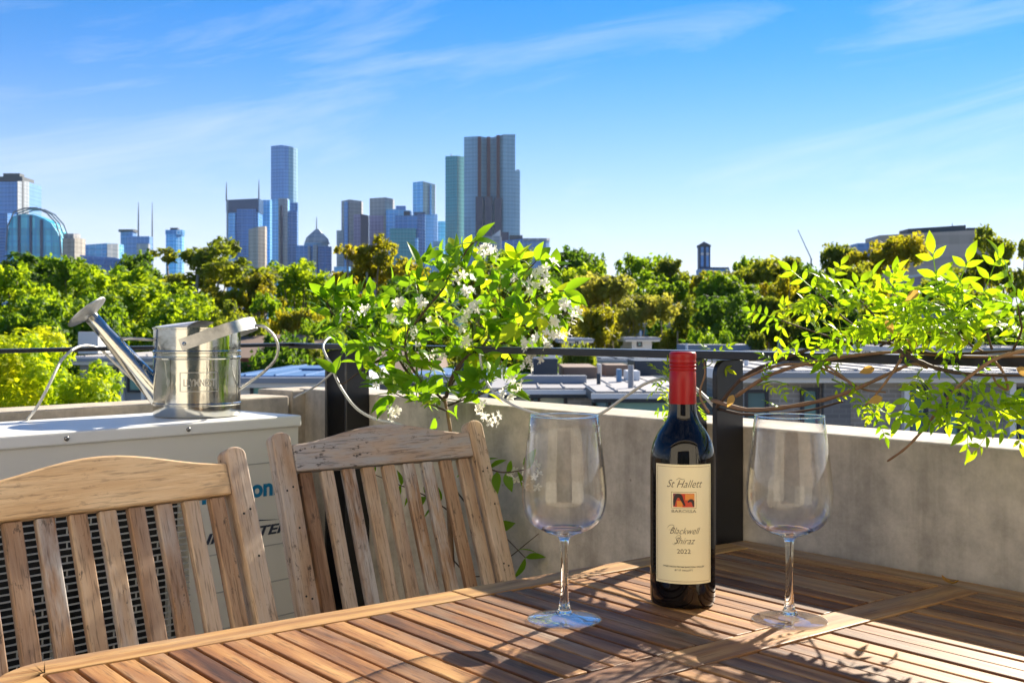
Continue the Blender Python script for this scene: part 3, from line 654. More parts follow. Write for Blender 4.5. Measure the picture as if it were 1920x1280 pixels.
# ------------------------------------------------------------------ far city
def facade(name, glass, frame, floor=3.8, bay=4.5, rough=.18, metal=.0, band=.35, mull=.25, streak=.35, spec=.5):
    b = N(name); geo = b.n('NewGeometry'); c = b.n('TexCoord'); s = b.n('SeparateXYZ', {0: c.outputs['Object']})
    nx = b.n('SeparateXYZ', {0: geo.outputs['Normal']})
    ax = b.math('ABSOLUTE', nx.outputs['X']); side = b.math('GREATER_THAN', ax, .707)
    h = b.n('Mix', data_type='FLOAT'); b.t.links.new(side, h.inputs[0]); b.t.links.new(s.outputs['X'], h.inputs[2]); b.t.links.new(s.outputs['Y'], h.inputs[3])
    hz = h.outputs[0]
    fl = b.math('LESS_THAN', b.math('FRACT', b.math('DIVIDE', s.outputs['Z'], floor)), band)
    mu = b.math('LESS_THAN', b.math('FRACT', b.math('DIVIDE', hz, bay)), mull)
    cell = b.n('CombineXYZ', {0: b.math('FLOOR', b.math('DIVIDE', hz, bay*2)), 1: b.math('FLOOR', b.math('DIVIDE', s.outputs['Z'], floor*9)), 2: 0.})
    wn_ = b.n('TexWhiteNoise', {'Vector': cell.outputs[0]}).outputs['Value']
    bay_n = b.noise(b.n('CombineXYZ', {0: b.math('MULTIPLY', hz, .10), 1: b.math('MULTIPLY', s.outputs['Z'], .008), 2: 0.}).outputs[0], 1., 3, .6)
    col = b.mix(b.math('MULTIPLY', b.math('MULTIPLY', wn_, wn_), streak), glass, tuple(min(1, x*1.9+.05) for x in glass))
    col = b.mix(b.rng(bay_n, .35, .65, 0, streak), col, tuple(x*.45 for x in glass))
    m = b.math('MAXIMUM', b.math('MULTIPLY', fl, .55), b.math('MULTIPLY', mu, .8))
    col = b.mix(m, col, frame)
    win = b.math('LESS_THAN', b.math('FRACT', b.math('ADD', b.math('DIVIDE', s.outputs['Z'], floor*1.5), .3)), .42); col = b.mix(b.math('MULTIPLY', win, .22), col, tuple(x*.35 for x in glass))
    rr = b.rng(m, 0, 1, rough, .6)
    MAT[name] = b.done(b.pbr(col, rr, metal, None, spec=spec)); return MAT[name]
facade('f_blue', (.05,.24,.58), (.14,.36,.68), 3.8, 6, .2, 0, .3, .2)
facade('f_bright', (.13,.46,.92), (.3,.62,.95), 3.8, 7, .2, 0, .3, .25)
facade('f_navy', (.03,.15,.42), (.10,.26,.54), 3.8, 8, .22, 0, .3, .2)
facade('f_cyan', (.10,.66,.95), (.05,.38,.66), 14, 9, .15, 0, .12, .18, .8)
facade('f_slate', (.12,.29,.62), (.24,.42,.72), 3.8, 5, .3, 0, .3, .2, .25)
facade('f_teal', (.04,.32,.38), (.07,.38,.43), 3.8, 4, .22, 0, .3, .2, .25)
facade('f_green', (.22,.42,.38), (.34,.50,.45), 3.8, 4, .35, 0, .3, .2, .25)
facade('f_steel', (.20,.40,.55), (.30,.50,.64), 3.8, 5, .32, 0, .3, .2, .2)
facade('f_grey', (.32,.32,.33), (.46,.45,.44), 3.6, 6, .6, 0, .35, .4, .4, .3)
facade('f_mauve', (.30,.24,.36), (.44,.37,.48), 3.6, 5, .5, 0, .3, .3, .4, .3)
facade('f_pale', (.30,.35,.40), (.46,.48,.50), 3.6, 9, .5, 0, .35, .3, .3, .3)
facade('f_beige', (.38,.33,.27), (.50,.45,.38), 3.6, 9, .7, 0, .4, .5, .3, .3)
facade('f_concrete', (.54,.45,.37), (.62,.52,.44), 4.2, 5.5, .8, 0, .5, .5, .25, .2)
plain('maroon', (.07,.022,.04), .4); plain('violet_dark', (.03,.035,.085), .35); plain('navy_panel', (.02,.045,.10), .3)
plain('roof_dark', (.06,.075,.09), .6); plain('mast', (.16,.19,.23), .6); plain('white_metal', (.62,.64,.66), .5); plain('deep_blue', (.015,.055,.14), .25)

def bld(name, label, d, parts, group=None, cat='building', deep=None):
    # parts: (part name, material, [(px, depth offset) front left -> right], top y (or list), [base y]); footprint closed at the back
    pxs = [q[0] for p in parts for q in p[2]]; ox = X((min(pxs)+max(pxs))/2, d)
    e = empty(name, (ox, d, 0), 0, label, cat, group)
    for p in parts:
        nm, mt, fr_, top = p[0], p[1], p[2], p[3]; base = p[4] if len(p) > 4 else None
        pts = [(X(q, d+o) - ox, o) for q, o in fr_]
        w_ = abs(pts[-1][0]-pts[0][0]); bk = (p[5] if len(p) > 5 else max(.55*w_, 8)) + max(o for _, o in fr_)
        tops = top if isinstance(top, list) else [top]*len(pts)
        zt_ = [Z(ty, d+o) for ty, (q, o) in zip(tops, fr_)]
        z0_ = 0 if base is None else Z(base, d)
        MB().prism(pts + [(pts[-1][0], bk), (pts[0][0], bk)], z0_, zt_ + [zt_[-1], zt_[0]]).build(nm, MAT[mt], e)
    return e
def mast(e, px, d, ytop, ybot, w_, o=5.):
    ox = e.location.x; MB().tube([(X(px, d)-ox, o, Z(ybot, d)), (X(px, d)-ox, o, Z((ytop*2+ybot)/3, d)), (X(px, d)-ox, o, Z(ytop, d))], [w_, w_*.7, w_*.25], 6).build('mast', MAT['mast'], e)

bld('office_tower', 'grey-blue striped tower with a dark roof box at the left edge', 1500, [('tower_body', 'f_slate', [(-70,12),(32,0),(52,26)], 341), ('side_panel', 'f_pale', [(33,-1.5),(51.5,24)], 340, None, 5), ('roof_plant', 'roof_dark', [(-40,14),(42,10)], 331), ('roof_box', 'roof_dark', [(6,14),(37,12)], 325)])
bld('office_block', 'dark navy block at the left edge beside the glass barrel building', 1400, [('tower_body', 'f_navy', [(-50,0),(14,0),(20,10)], 400)])
# barrel-roofed cyan glass hall
e = empty('glass_hall', (X(66,1300), 1300, 0), 0, 'cyan glass building with arched roof ribs at far left', 'building')
prof_ = [(20,470),(14,440),(20,408),(38,401),(62,402),(82,410),(96,418),(108,436),(115,452),(116,480)]
def xz(q, y, d, ox): return (X(q, d)-ox, Z(y, d))
m = MB(); ox = e.location.x; pl = [xz(q, y, 1300, ox) for q, y in [(14,640)]+prof_[1:]+[(116,640)]]
n = len(pl); m.add([(x, y, z) for y in (0, 30) for x, z in pl], [tuple(range(n)), tuple(range(2*n-1,n-1,-1))] + [(i, n+i, n+(i+1)%n, (i+1)%n) for i in range(n)]); m.build('glass_body', MAT['f_cyan'], e, weld=1e-5)
for oy in (-2.5, 9, 21): MB().tube([(x, oy, z) for x, z in [xz(q, y, 1300, ox) for q, y in [(13,470),(16,425),(28,398),(48,391),(70,390),(90,400),(106,418),(114,440),(117,480)]]], .9, 6).build('roof_rib', MAT['mast'], e)
for q in (36, 58, 78): MB().box(X(q,1300)-ox-1.6, X(q,1300)-ox+1.6, -.8, 0.2, 0, Z(404 if q < 70 else 412, 1300)).build('mullion', MAT['deep_blue'], e)
bld('apartment_block', 'beige apartment block just right of the cyan glass building', 1250, [('tower_body', 'f_beige', [(117,0),(140,-6),(154,8)], 447), ('upper_storey', 'f_grey', [(119,4),(138,0),(146,8)], 438)])
bld('office_block', 'pale blue low block between beige block and antenna building', 1200, [('tower_body', 'f_bright', [(160,0),(200,-4),(222,12)], [459,456,457]), ('side_panel', 'f_pale', [(201,-5),(221,10)], 457, None, 3)])
bld('low_hall', 'long low slate-blue roof in front of the pale blue block', 1000, [('hall_body', 'f_navy', [(140,0),(245,0)], 487), ('roof', 'f_slate', [(150,4),(215,2),(240,6)], [478,483,490], 500)])
e = bld('antenna_building', 'slate block with flared cap and two thin antennas', 1350, [('tower_body', 'f_slate', [(226,0),(248,-4),(252,6)], 434), ('roof_cap', 'roof_dark', [(222,-3),(250,-6),(253,4)], 430, 435), ('wing', 'f_slate', [(238,-8),(280,-8)], 443), ('wing_front', 'f_pale', [(256,-12),(278,-12)], 457)])
mast(e, 257, 1350, 378, 445, 1.1); mast(e, 283, 1350, 378, 500, 1.1)
bld('office_tower', 'small flared blue tower standing alone left of the gum tree top', 1450, [('tower_body', 'f_bright', [(311,0),(330,-4),(341,6)], 434), ('roof_cap', 'f_blue', [(310,-2),(331,-6),(342,5)], 431, 440), ('roof_box', 'roof_dark', [(319,2),(333,2)], 427)])
e = bld('office_tower', 'dark blue tower with slanting roofline and a mast at each corner', 1700, [('tower_body', 'f_blue', [(428,0),(484,-6),(486,10)], [382,380,380]), ('dark_crown', 'deep_blue', [(424,-2),(485,-8),(487,10)], [375,372,373], 398), ('side_glass', 'f_bright', [(428,-4),(441,-5)], 400), ('mid_bay', 'f_navy', [(444,-10),(480,-10)], 392), ('light_edge', 'f_pale', [(424.5,-3),(427.8,-3)], 376)])
mast(e, 423, 1700, 340, 376, 1.3); mast(e, 484, 1700, 336, 373, 1.3)
bld('slab_tower', 'blank beige slab tower in front of the dark blue masted tower', 1550, [('tower_body', 'f_beige', [(466,0),(484,-4),(497,8)], [430,425,424])])
bld('office_tower', 'bright blue glass tower left of the tallest tower', 1760, [('tower_body', 'f_bright', [(486,0),(506,-3),(512,8)], 375)])
bld('skyscraper', 'tallest slim blue tower with pale right edge', 1850, [('tower_body', 'f_slate', [(508,4),(528,-4),(541,-2)], [274,272,274]), ('curved_edge', 'f_steel', [(541,-2),(550,6),(556,16)], [274,276,278]), ('lower_shaft', 'f_navy', [(540,-10),(558,2)], 380)])
bld('office_tower', 'pale striped tower at the foot of the tallest tower', 1650, [('tower_body', 'f_bright', [(510,0),(524,-4),(540,6)], 374), ('grey_bay', 'f_pale', [(522,-6),(539,4)], 372, None, 8), ('dark_bay', 'violet_dark', [(526,-8),(529,-7)], 385, None, 6), ('right_bay', 'f_navy', [(541,8),(557,12)], 395)])
e = bld('spire_building', 'blue building with pale pyramid roof and thin spire', 1500, [('tower_body', 'f_steel', [(570,0),(592,-5),(612,8)], 455), ('left_wing', 'f_blue', [(555,-6),(590,-8)], 460), ('right_wing', 'f_navy', [(596,-10),(620,-4)], 462), ('stripe', 'f_pale', [(577,-12),(581,-12)], 461), ('stripe', 'f_pale', [(587,-12),(594,-12)], 459)])
ox = e.location.x; xa, xb = X(571,1500)-ox, X(612,1500)-ox; xm = (xa+xb)/2; z0_, z1_, z2_ = Z(455,1500), Z(445,1500), Z(428,1500); w_ = xb-xa
MB().add([(xa,0,z0_),(xb,0,z0_),(xb,w_,z0_),(xa,w_,z0_),(xa+2,2,z1_),(xb-2,2,z1_),(xb-2,w_-2,z1_),(xa+2,w_-2,z1_),(xm-2,w_/2-2,z2_),(xm+2,w_/2-2,z2_),(xm+2,w_/2+2,z2_),(xm-2,w_/2+2,z2_)], [(0,1,5,4),(1,2,6,5),(2,3,7,6),(3,0,4,7),(4,5,9,8),(5,6,10,9),(6,7,11,10),(7,4,8,11),(8,9,10,11)]).build('pyramid_roof', MAT['f_pale'], e)
mast(e, 590, 1500, 404, 430, .9, w_/2)
bld('apartment_tower', 'grey striped twin-shaft tower left of the mauve towers', 1600, [('tower_body', 'f_grey', [(640,4),(655,-2),(678,8)], [377,374,377]), ('left_shaft', 'f_pale', [(631,0),(644,0)], 432), ('dark_bay', 'f_slate', [(645,-4),(652,-5)], 378)])
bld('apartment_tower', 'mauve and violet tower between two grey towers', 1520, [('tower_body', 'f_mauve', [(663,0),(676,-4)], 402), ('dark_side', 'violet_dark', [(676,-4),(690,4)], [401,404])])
bld('apartment_tower', 'grey-capped tower with pinkish lower half', 1580, [('tower_body', 'f_grey', [(693,4),(722,-3),(737,8)], [372,370,373]), ('lower_half', 'f_mauve', [(692,0),(722,-7)], 404), ('edge_bay', 'f_beige', [(719,-9),(724,-9)], 404)])
bld('office_block', 'mid-blue slab behind the teal glass block', 1560, [('tower_body', 'f_bright', [(724,0),(745,-4),(770,4)], [393,392,395]), ('roof_box', 'f_slate', [(742,6),(760,6)], 386)])
bld('office_block', 'teal-blue glass block in front of the blue slab', 1420, [('tower_body', 'f_blue', [(741,0),(785,-4),(792,8)], 404), ('front_bay', 'f_teal', [(731,-12),(779,-12)], 428), ('roof_box', 'roof_dark', [(757,4),(768,4)], 396), ('stripe', 'f_bright', [(778,-14),(783,-14)], 446), ('side_bay', 'f_navy', [(783,-6),(797,4)], 402)])
bld('skyscraper', 'shiny blue and white stepped tower left of the green tower', 1750, [('tower_body', 'f_bright', [(774,4),(793,-3)], [342,340]), ('white_face', 'f_pale', [(793,-3),(808,2),(816,8)], [340,344,346]), ('dark_bay', 'f_blue', [(806,-4),(809,-3)], 346), ('lower_step', 'f_slate', [(796,-12),(813,-8),(820,0)], 402), ('dark_foot', 'deep_blue', [(776,-10),(797,-10)], 398)])
bld('office_block', 'small light blue block at the foot of the green tower', 1700, [('tower_body', 'f_bright', [(821,0),(836,0)], 415), ('front_block', 'f_steel', [(812,-30),(824,-32),(832,-26)], 452)])
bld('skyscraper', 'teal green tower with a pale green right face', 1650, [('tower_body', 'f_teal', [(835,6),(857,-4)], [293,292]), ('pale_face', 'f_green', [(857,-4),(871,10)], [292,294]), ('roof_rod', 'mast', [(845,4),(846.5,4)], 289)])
e = bld('skyscraper', 'broad steel-blue tower with wavy top and three dark maroon stripes', 1600, [('tower_body', 'f_steel', [(870,6),(900,-2),(913,2),(926,3),(944,-4),(966,2)], [257,255.5,258,257,252,252]), ('side_wing', 'f_steel', [(966,2),(975,10)], 320), ('side_shaft', 'f_pale', [(967.5,12),(974,14)], 318)])
ox = e.location.x
for q in (899, 916, 934):
    MB().box(X(q-3.2,1595)-ox, X(q+3.2,1595)-ox, -7, 6, 0, Z(258 if q < 930 else 255, 1600)).build('dark_stripe', MAT['maroon'], e)
    MB().box(X(q-7,1595)-ox, X(q+7,1595)-ox, -9, 6, 0, Z(370 if q < 930 else 373, 1600)).build('stripe_base', MAT['violet_dark'], e)
bld('low_block', 'white low building with a wedge-shaped roof below the striped tower', 1300, [('hall_body', 'f_pale', [(903,0),(940,0)], 443), ('roof_wedge', 'white_metal', [(920,2),(938,2)], [444,431], 446)])
bld('low_block', 'dark stepped block right of the white wedge building', 1350, [('hall_body', 'f_navy', [(938,0),(985,0)], [452,447]), ('tower_stub', 'violet_dark', [(941,4),(954,4)], 435), ('roof_box', 'roof_dark', [(955,4),(980,4)], 441)])
bld('round_block', 'grey block with rounded right corner at the end of the skyline', 1250, [('hall_body', 'f_slate', [(980,0),(1012,-4),(1024,0),(1030,8)], 450), ('parapet_band', 'f_pale', [(981,-2),(1012,-6),(1025,-2),(1031,8)], 446.5, 451)])
bld('low_block', 'low blue block glimpsed under the gum tree left of the jasmine', 1150, [('hall_body', 'f_bright', [(626,0),(655,0)], 500)])
# clock tower
e = bld('clock_tower', 'dark clock tower rising above the trees right of centre', 420, [('shaft', 'navy_panel', [(1311,0),(1332,0)], 462, None, 4), ('belfry_cap', 'roof_dark', [(1310,-.3),(1333,-.3)], 459, 463, 4.6)], cat='tower')
ox = e.location.x; d_ = 420
MB().add([(X(1311,d_)-ox,0,Z(459,d_)),(X(1332,d_)-ox,0,Z(459,d_)),(X(1332,d_)-ox,4,Z(459,d_)),(X(1311,d_)-ox,4,Z(459,d_)),(X(1321.5,d_)-ox,2,Z(452,d_))], [(0,1,4),(1,2,4),(2,3,4),(3,0,4)]).build('roof', MAT['roof_dark'], e)
for q in (1316.5, 1326.5):
    MB().box(X(q-2.6,d_)-ox, X(q+2.6,d_)-ox, -.12, .02, Z(500,d_), Z(463,d_)).build('window_strip', MAT['f_slate'], e)
    MB().lathe([(0,.05),(.55,.05),(.55,0)], 20).build('clock_face', MAT['white_metal'], e, Matrix.Translation((X(q,d_)-ox, -.14, Z(476,d_))) @ Matrix.Rotation(pi/2,4,'X'))
bld('low_block', 'low slate roofed hall at the foot of the clock tower', 415, [('hall_body', 'f_slate', [(1312,-6),(1368,-6)], 504), ('roof', 'roof_dark', [(1330,-5),(1367,-5)], 501, 505)])
e = bld('concrete_block', 'big brown-grey brutalist block behind the trees at right', 330, [('main_body', 'f_concrete', [(1650,6),(1856,0)], [441,430], None, 14), ('left_wing', 'f_slate', [(1608,8),(1655,8)], [456,455]), ('roof_plant', 'roof_dark', [(1703,6),(1811,3)], [429,422], 440, 8), ('roof_hut', 'roof_dark', [(1815,4),(1848,4)], 427, 433, 6)])
mast(e, 1858, 330, 424, 434, .15); mast(e, 1798, 330, 415, 424, .15)
bld('house', 'pink-walled flat house below the brutalist block at right', 120, [('wall', 'f_mauve', [(1745,0),(1835,0)], 514), ('fascia', 'white_metal', [(1744,-.3),(1836,-.3)], 511, 516)], cat='house')
e = empty('crane', (X(1512,900), 900, 0), 0, 'thin distant crane jib leaning left above the trees', 'crane'); ox = e.location.x
MB().tube([(X(1521,900)-ox,0,0),(X(1521,900)-ox,0,Z(486,900))], .7, 5).build('tower_mast', MAT['mast'], e)
MB().tube([(X(1522,900)-ox,0,Z(487,900)),(X(1496,900)-ox,0,Z(431,900))], [.5,.3], 5).build('jib', MAT['mast'], e)

# ------------------------------------------------------------------ trees
def tree_meshes(kind, seed, cards, size):
    rg = random.Random(seed); Wd, H = 7., 14.
    lobes = []
    if kind == 'round':
        for i in range(26):
            a = rg.uniform(0, 2*pi); zf = rg.uniform(-1, 1); rr = sqrt(max(0, 1-zf*zf))*rg.uniform(.45, .82)
            lobes.append((Vector((rr*cos(a)*Wd*.5, rr*sin(a)*Wd*.5, H*.62 + zf*H*.29)), rg.uniform(.75, 1.35)))
        lobes += [(Vector((0,0,H*.62)), 2.2), (Vector((0,0,H*.75)), 1.8), (Vector((0,0,H*.48)), 1.9)]
    else:
        for i in range(34):
            a = rg.uniform(0, 2*pi); zf = rg.uniform(-.9, 1)**1.0; rr = sqrt(max(0, 1-(max(zf,0))**2))*rg.uniform(.2, .95)
            lobes.append((Vector((rr*cos(a)*Wd*.5, rr*sin(a)*Wd*.5, H*.64 + zf*H*.31)), rg.uniform(.5, 1.1)))
        lobes += [(Vector((0,0,H*.6)), 1.1), (Vector((0,0,H*.86)), 1.2)]
    m = MB(); tot = sum(r_**2 for _, r_ in lobes); fl = .75 if kind == 'round' else .62
    for c_, r_ in lobes:
        sub = [(Vector((rg.gauss(0,1), rg.gauss(0,1), rg.gauss(0,.8))).normalized()*r_*rg.uniform(.55,1.), r_*rg.uniform(.28,.5)) for _ in range(9)]
        for _ in range(int(cards*r_**2/tot)):
            so, sr = rg.choice(sub); dv = Vector((rg.gauss(0,1), rg.gauss(0,1), rg.gauss(0,1))).normalized()
            p = c_ + Vector((so.x, so.y, so.z*fl)) + dv*sr*rg.uniform(.5, 1.05)
            nn = (dv + Vector((rg.gauss(0,.6), rg.gauss(0,.6), rg.gauss(.25,.6)))).normalized()
            t1 = nn.orthogonal().normalized(); t1.rotate(Quaternion(nn, rg.uniform(0, 2*pi))); t2 = nn.cross(t1)
            s1, s2 = size*rg.uniform(.55, 1.25), size*rg.uniform(.3, .7)
            b_ = len(m.v); m.v += [tuple(p - t1*s1), tuple(p + t2*s2 + t1*s1*rg.uniform(-.3,.3)), tuple(p + t1*s1 + nn*s1*.2), tuple(p - t2*s2 + t1*s1*rg.uniform(-.3,.3))]
            m.f.append((b_, b_+1, b_+2, b_+3))
    tr = MB(); lean = rg.uniform(-.5,.5); top = H*.8
    pts = [Vector((lean*(k/6)**2, .3*sin(k), top*k/6)) for k in range(7)]; tr.tube(pts, [.26-.034*k for k in range(7)], 8)
    for c_, r_ in lobes[::2]:
        k = rg.choice((2,3,3,4)); a_ = pts[k]; mid = a_.lerp(c_, .5) + Vector((rg.uniform(-.3,.3), rg.uniform(-.3,.3), -.35))
        tr.tube(smooth_path([a_, mid, c_], 3), [.11-.014*j for j in range(7)], 5)
    return m, tr
TM = {}
for kind, seeds, cards, size in (('round', (1,2,3,4), 13000, .20), ('gum', (11,12,13,14), 14000, .17)):
    for i, sd_ in enumerate(seeds):
        m, tr = tree_meshes(kind, sd_, cards, size); TM[kind, i] = (m, tr.mesh('trunk', MAT['bark' if kind == 'round' else 'bark_pale'], smooth=True))
CM = {}
NRM = {}
for k_, (m, tr) in TM.items():
    rs_ = sorted(sqrt(v[0]**2+v[1]**2) for v in m.v); zs_ = sorted(v[2] for v in m.v); NRM[k_] = (2*rs_[int(len(rs_)*.97)], zs_[int(len(zs_)*.997)])
def crown_mesh(kind, i, mat):
    if (kind, i, mat) not in CM: CM[kind, i, mat] = TM[kind, i][0].mesh('crown', MAT[mat])
    return CM[kind, i, mat]
ti = [0]
def tree(px_, top, wpx, d, kind, mat, label, name=None, group='trees beyond the terrace'):
    ti[0] += 1; i = ti[0] % 4; H = Z(top, d); Wd = wpx/F*d
    e = empty(name or ('gum_tree' if kind == 'gum' else 'leafy_tree'), (X(px_, d), d, 0), ti[0]*1.7, label, 'tree', group)
    wn0, zn0 = NRM[kind, i]; Wd *= 1.5; S = Matrix.Diagonal((Wd/wn0, Wd/wn0, H/zn0, 1))
    inst('trunk', TM[kind, i][1], e, S); inst('crown', crown_mesh(kind, i, mat), e, S)
    return e
for q in [
 (18,505,150,66,'round','fol_bright','bright green leafy tree at the far left edge of the tree line'),
 (80,480,150,100,'round','fol_dark','dark green tree under the cyan arched glass building'),
 (140,486,120,92,'round','fol_mid','mid green tree directly below the beige apartment block'),
 (205,512,170,74,'round','fol_bright','bright green tree behind the watering can spout rose'),
 (268,477,80,110,'round','fol_dark','small dark tree crown below the twin antennas'),
 (278,508,150,78,'round','fol_bright','bright leafy tree between spout rose and tall gum tree'),
 (385,450,215,88,'gum','fol_olive','tall olive gum tree with pale limbs right above the watering can'),
 (478,515,130,80,'gum','fol_gold','golden gum tree in front of the beige slab tower'),
 (562,494,125,92,'round','fol_bright','rounded bright green tree below the tallest skyscraper'),
 (582,584,95,55,'gum','fol_gold','low ginger-leaved tree left of the jasmine top'),
 (702,445,165,84,'gum','fol_gold','umbrella-shaped golden gum tree below the grey twin towers'),
 (645,545,110,78,'round','fol_mid','green tree under the left side of the umbrella gum'),
 (770,530,150,76,'round','fol_dark','dark green tree mostly hidden behind the jasmine'),
 (905,500,130,82,'gum','fol_olive','olive gum tree seen through the jasmine centre'),
 (945,468,105,104,'round','fol_mid','green dome-shaped tree below the white wedge building'),
 (1010,520,110,90,'round','fol_dark','dark tree behind the right side of the jasmine'),
 (1075,472,110,104,'round','fol_dark','dark green peaked tree right of the jasmine flowers'),
 (1140,520,150,84,'gum','fol_tan','tan pinkish gum tree with pale trunk right of the jasmine'),
 (1205,481,100,108,'round','fol_mid','lacy green treetop between the peaked tree and clock tower'),
 (1262,488,95,98,'gum','fol_olive','open-branched olive tree just left of the clock tower'),
 (1322,512,125,84,'gum','fol_gold','yellow-gold gum tree below the clock tower'),
 (1420,490,135,92,'gum','fol_olive','olive tree between clock tower and crane'),
 (1400,486,70,120,'round','fol_mid','small green treetop behind the olive tree by the crane'),
 (1492,484,95,90,'gum','fol_olive','dark olive gum under the crane jib'),
 (1562,460,95,96,'gum','fol_olive','olive gum tree between crane and brutalist block'),
 (1655,447,125,80,'gum','fol_gold','golden gum tree overlapping the left of the brutalist block'),
 (1870,432,140,66,'gum','fol_olive','tall olive gum tree at the far right edge'),
 (1745,545,120,60,'round','fol_mid','green shrubby tree below the pink house'),
 (1112,578,120,58,'gum','fol_gold','low golden tree above the handrail right of the jasmine'),
 (1190,556,110,62,'gum','fol_tan','low tan tree above the handrail left of the blue-shaded house'),
 (1352,556,130,60,'round','fol_dark','dark low tree right of the blue-shaded house above the handrail'),
 (1445,560,115,62,'gum','fol_olive','low olive tree left of the climbing vine'),
 (1560,550,130,64,'round','fol_dark','dark tree behind the left part of the climbing vine'),
 (505,632,120,40,'round','fol_dark','dark low tree behind the watering can handle'),
 (590,640,90,44,'gum','fol_olive','dull low tree by the left corner post'),
 (55,565,150,52,'round','fol_mid','mid green tree rising behind the yellow shrub'),
 (172,566,150,56,'round','fol_mid','mid green tree behind the watering can rose and hose'),
 (318,560,140,58,'round','fol_bright','bright tree behind the watering can opening'),
 (430,572,140,56,'gum','fol_olive','olive gum behind the watering can carrying strap'),
 (1000,575,110,60,'gum','fol_gold','golden tree glimpsed under the right side of the jasmine'),
 (820,570,130,64,'gum','fol_olive','olive tree glimpsed through the lower jasmine'),
 (700,580,120,60,'round','fol_mid','green tree glimpsed through the left jasmine branches'),
 (1850,560,150,50,'round','fol_dark','dark tree behind the right end of the climbing vine'),
 (1240,512,120,95,'round','fol_mid','green tree hidden low between peaked tree and clock tower'),
 (1110,500,110,98,'round','fol_bright','fresh green tree between the peaked dark tree and tan gum'),
 (1370,515,120,80,'round','fol_mid','mid green tree right below the low clock tower hall'),
 (1460,515,110,76,'gum','fol_gold','golden tree between crane and climbing vine tip'),
 (1535,505,110,74,'round','fol_dark','dark green tree under the crane foot'),
 (1610,500,120,70,'gum','fol_olive','olive tree behind the upper vine leaves'),
 (1800,520,120,58,'gum','fol_olive','olive tree below the right of the brutalist block'),
 (1715,540,90,72,'round','fol_dark','dark tree at the brutalist block base'),
 (520,560,120,66,'round','fol_mid','green tree between golden gum and corner post'),
 (620,600,110,50,'round','fol_mid','green tree just above the left corner post'),
 (480,600,130,50,'gum','fol_olive','olive low tree right of the watering can handle loop'),
 (1280,560,120,64,'gum','fol_olive','olive tree behind the bottle cap above the handrail'),
 (1240,600,70,66,'round','fol_dark','dark bush beside the blue-shaded house'),
 (1010,640,90,34,'round','fol_mid','small green tree between jasmine and teal townhouse roof'),
 (1100,648,70,36,'gum','fol_olive','small olive tree just above the handrail by the teal townhouse'),
 (1330,622,90,46,'round','fol_mid','small green tree above the handrail right of the bottle'),
 (1420,628,80,44,'gum','fol_olive','small olive tree above the handrail left of the vine'),
 (1650,570,130,54,'gum','fol_olive','olive tree behind the middle of the climbing vine'),
]: tree(*q)
# distant belt of trees closing the view to the horizon
rgb_ = random.Random(77); bm_ = MB()
for k in range(150):
    d = rgb_.uniform(170, 420); x = rgb_.uniform(-.62, .62)*d; r_ = rgb_.uniform(3.5, 6.5); hh = rgb_.uniform(9, 13.5)
    for _ in range(150):
        dv = Vector((rgb_.gauss(0,1), rgb_.gauss(0,1), rgb_.gauss(0,1))).normalized(); p = Vector((x, d, hh-r_)) + dv*r_*rgb_.uniform(.6,1.05)
        t1 = dv.orthogonal().normalized(); t1.rotate(Quaternion(dv, rgb_.uniform(0,6.28))); t2 = dv.cross(t1); s1 = rgb_.uniform(.5,1.1)
        bm_.add([p-t1*s1, p+t2*s1*.6, p+t1*s1, p-t2*s1*.6], [(0,1,2,3)])
tag(bm_.build('distant_trees', MAT['fol_mid']), 'distant green tree belt closing the view at the horizon', 'trees', kind='stuff')

# near yellow-green shrub over the left parapet
def shrub(name, ctr, rad, mat, leaves, size, label, cat='shrub', seed=3):
    rg = random.Random(seed); e = empty(name, (ctr.x, ctr.y, 0), 0, label, cat); m = MB(); cz = ctr.z
    lobes = [(Vector((0,0,cz)), rad*.72)]
    for _ in range(60):
        dv = Vector((rg.gauss(0,1), rg.gauss(0,1), rg.gauss(.1,.9))).normalized(); q_ = rad*rg.uniform(.55,.92); lobes.append((Vector((dv.x*q_*1.12, dv.y*q_, cz + dv.z*q_*.9)), rad*rg.uniform(.10,.30)))
    lobes[0] = (lobes[0][0], rad*.45)
    tw = sum(r_**2 for _, r_ in lobes)
    for c_, r_ in lobes:
        for _ in range(int(leaves*r_**2/tw)):
            dv = Vector((rg.gauss(0,1), rg.gauss(0,1), rg.gauss(0,1))).normalized(); p = c_ + dv*r_*rg.uniform(.7,1.1)
            nn = (dv + Vector((rg.gauss(0,.5), rg.gauss(0,.5), rg.gauss(.4,.5)))).normalized(); t1 = nn.orthogonal().normalized(); t1.rotate(Quaternion(nn, rg.uniform(0,6.28))); t2 = nn.cross(t1)
            s1 = size*rg.uniform(.6,1.3); s2 = s1*rg.uniform(.4,.6)
            m.add([p-t1*s1, p+t2*s2-t1*s1*.2, p+t1*s1+nn*s1*.2, p-t2*s2-t1*s1*.2], [(0,1,2,3)])
    m.build('crown', MAT[mat], e)
    MB().tube(smooth_path([(0,0,0),(.1,.05,cz*.5),(0,0,cz)], 4), [.16-.012*k for k in range(9)], 8).build('trunk', MAT['bark'], e, smooth=True)
    return e
c_ = P(72, 745, 24); shrub('flowering_tree', c_, 1.65, 'fol_yellow', 17000, .075, 'bright yellow-green rounded treetop behind the left parapet', 'tree')

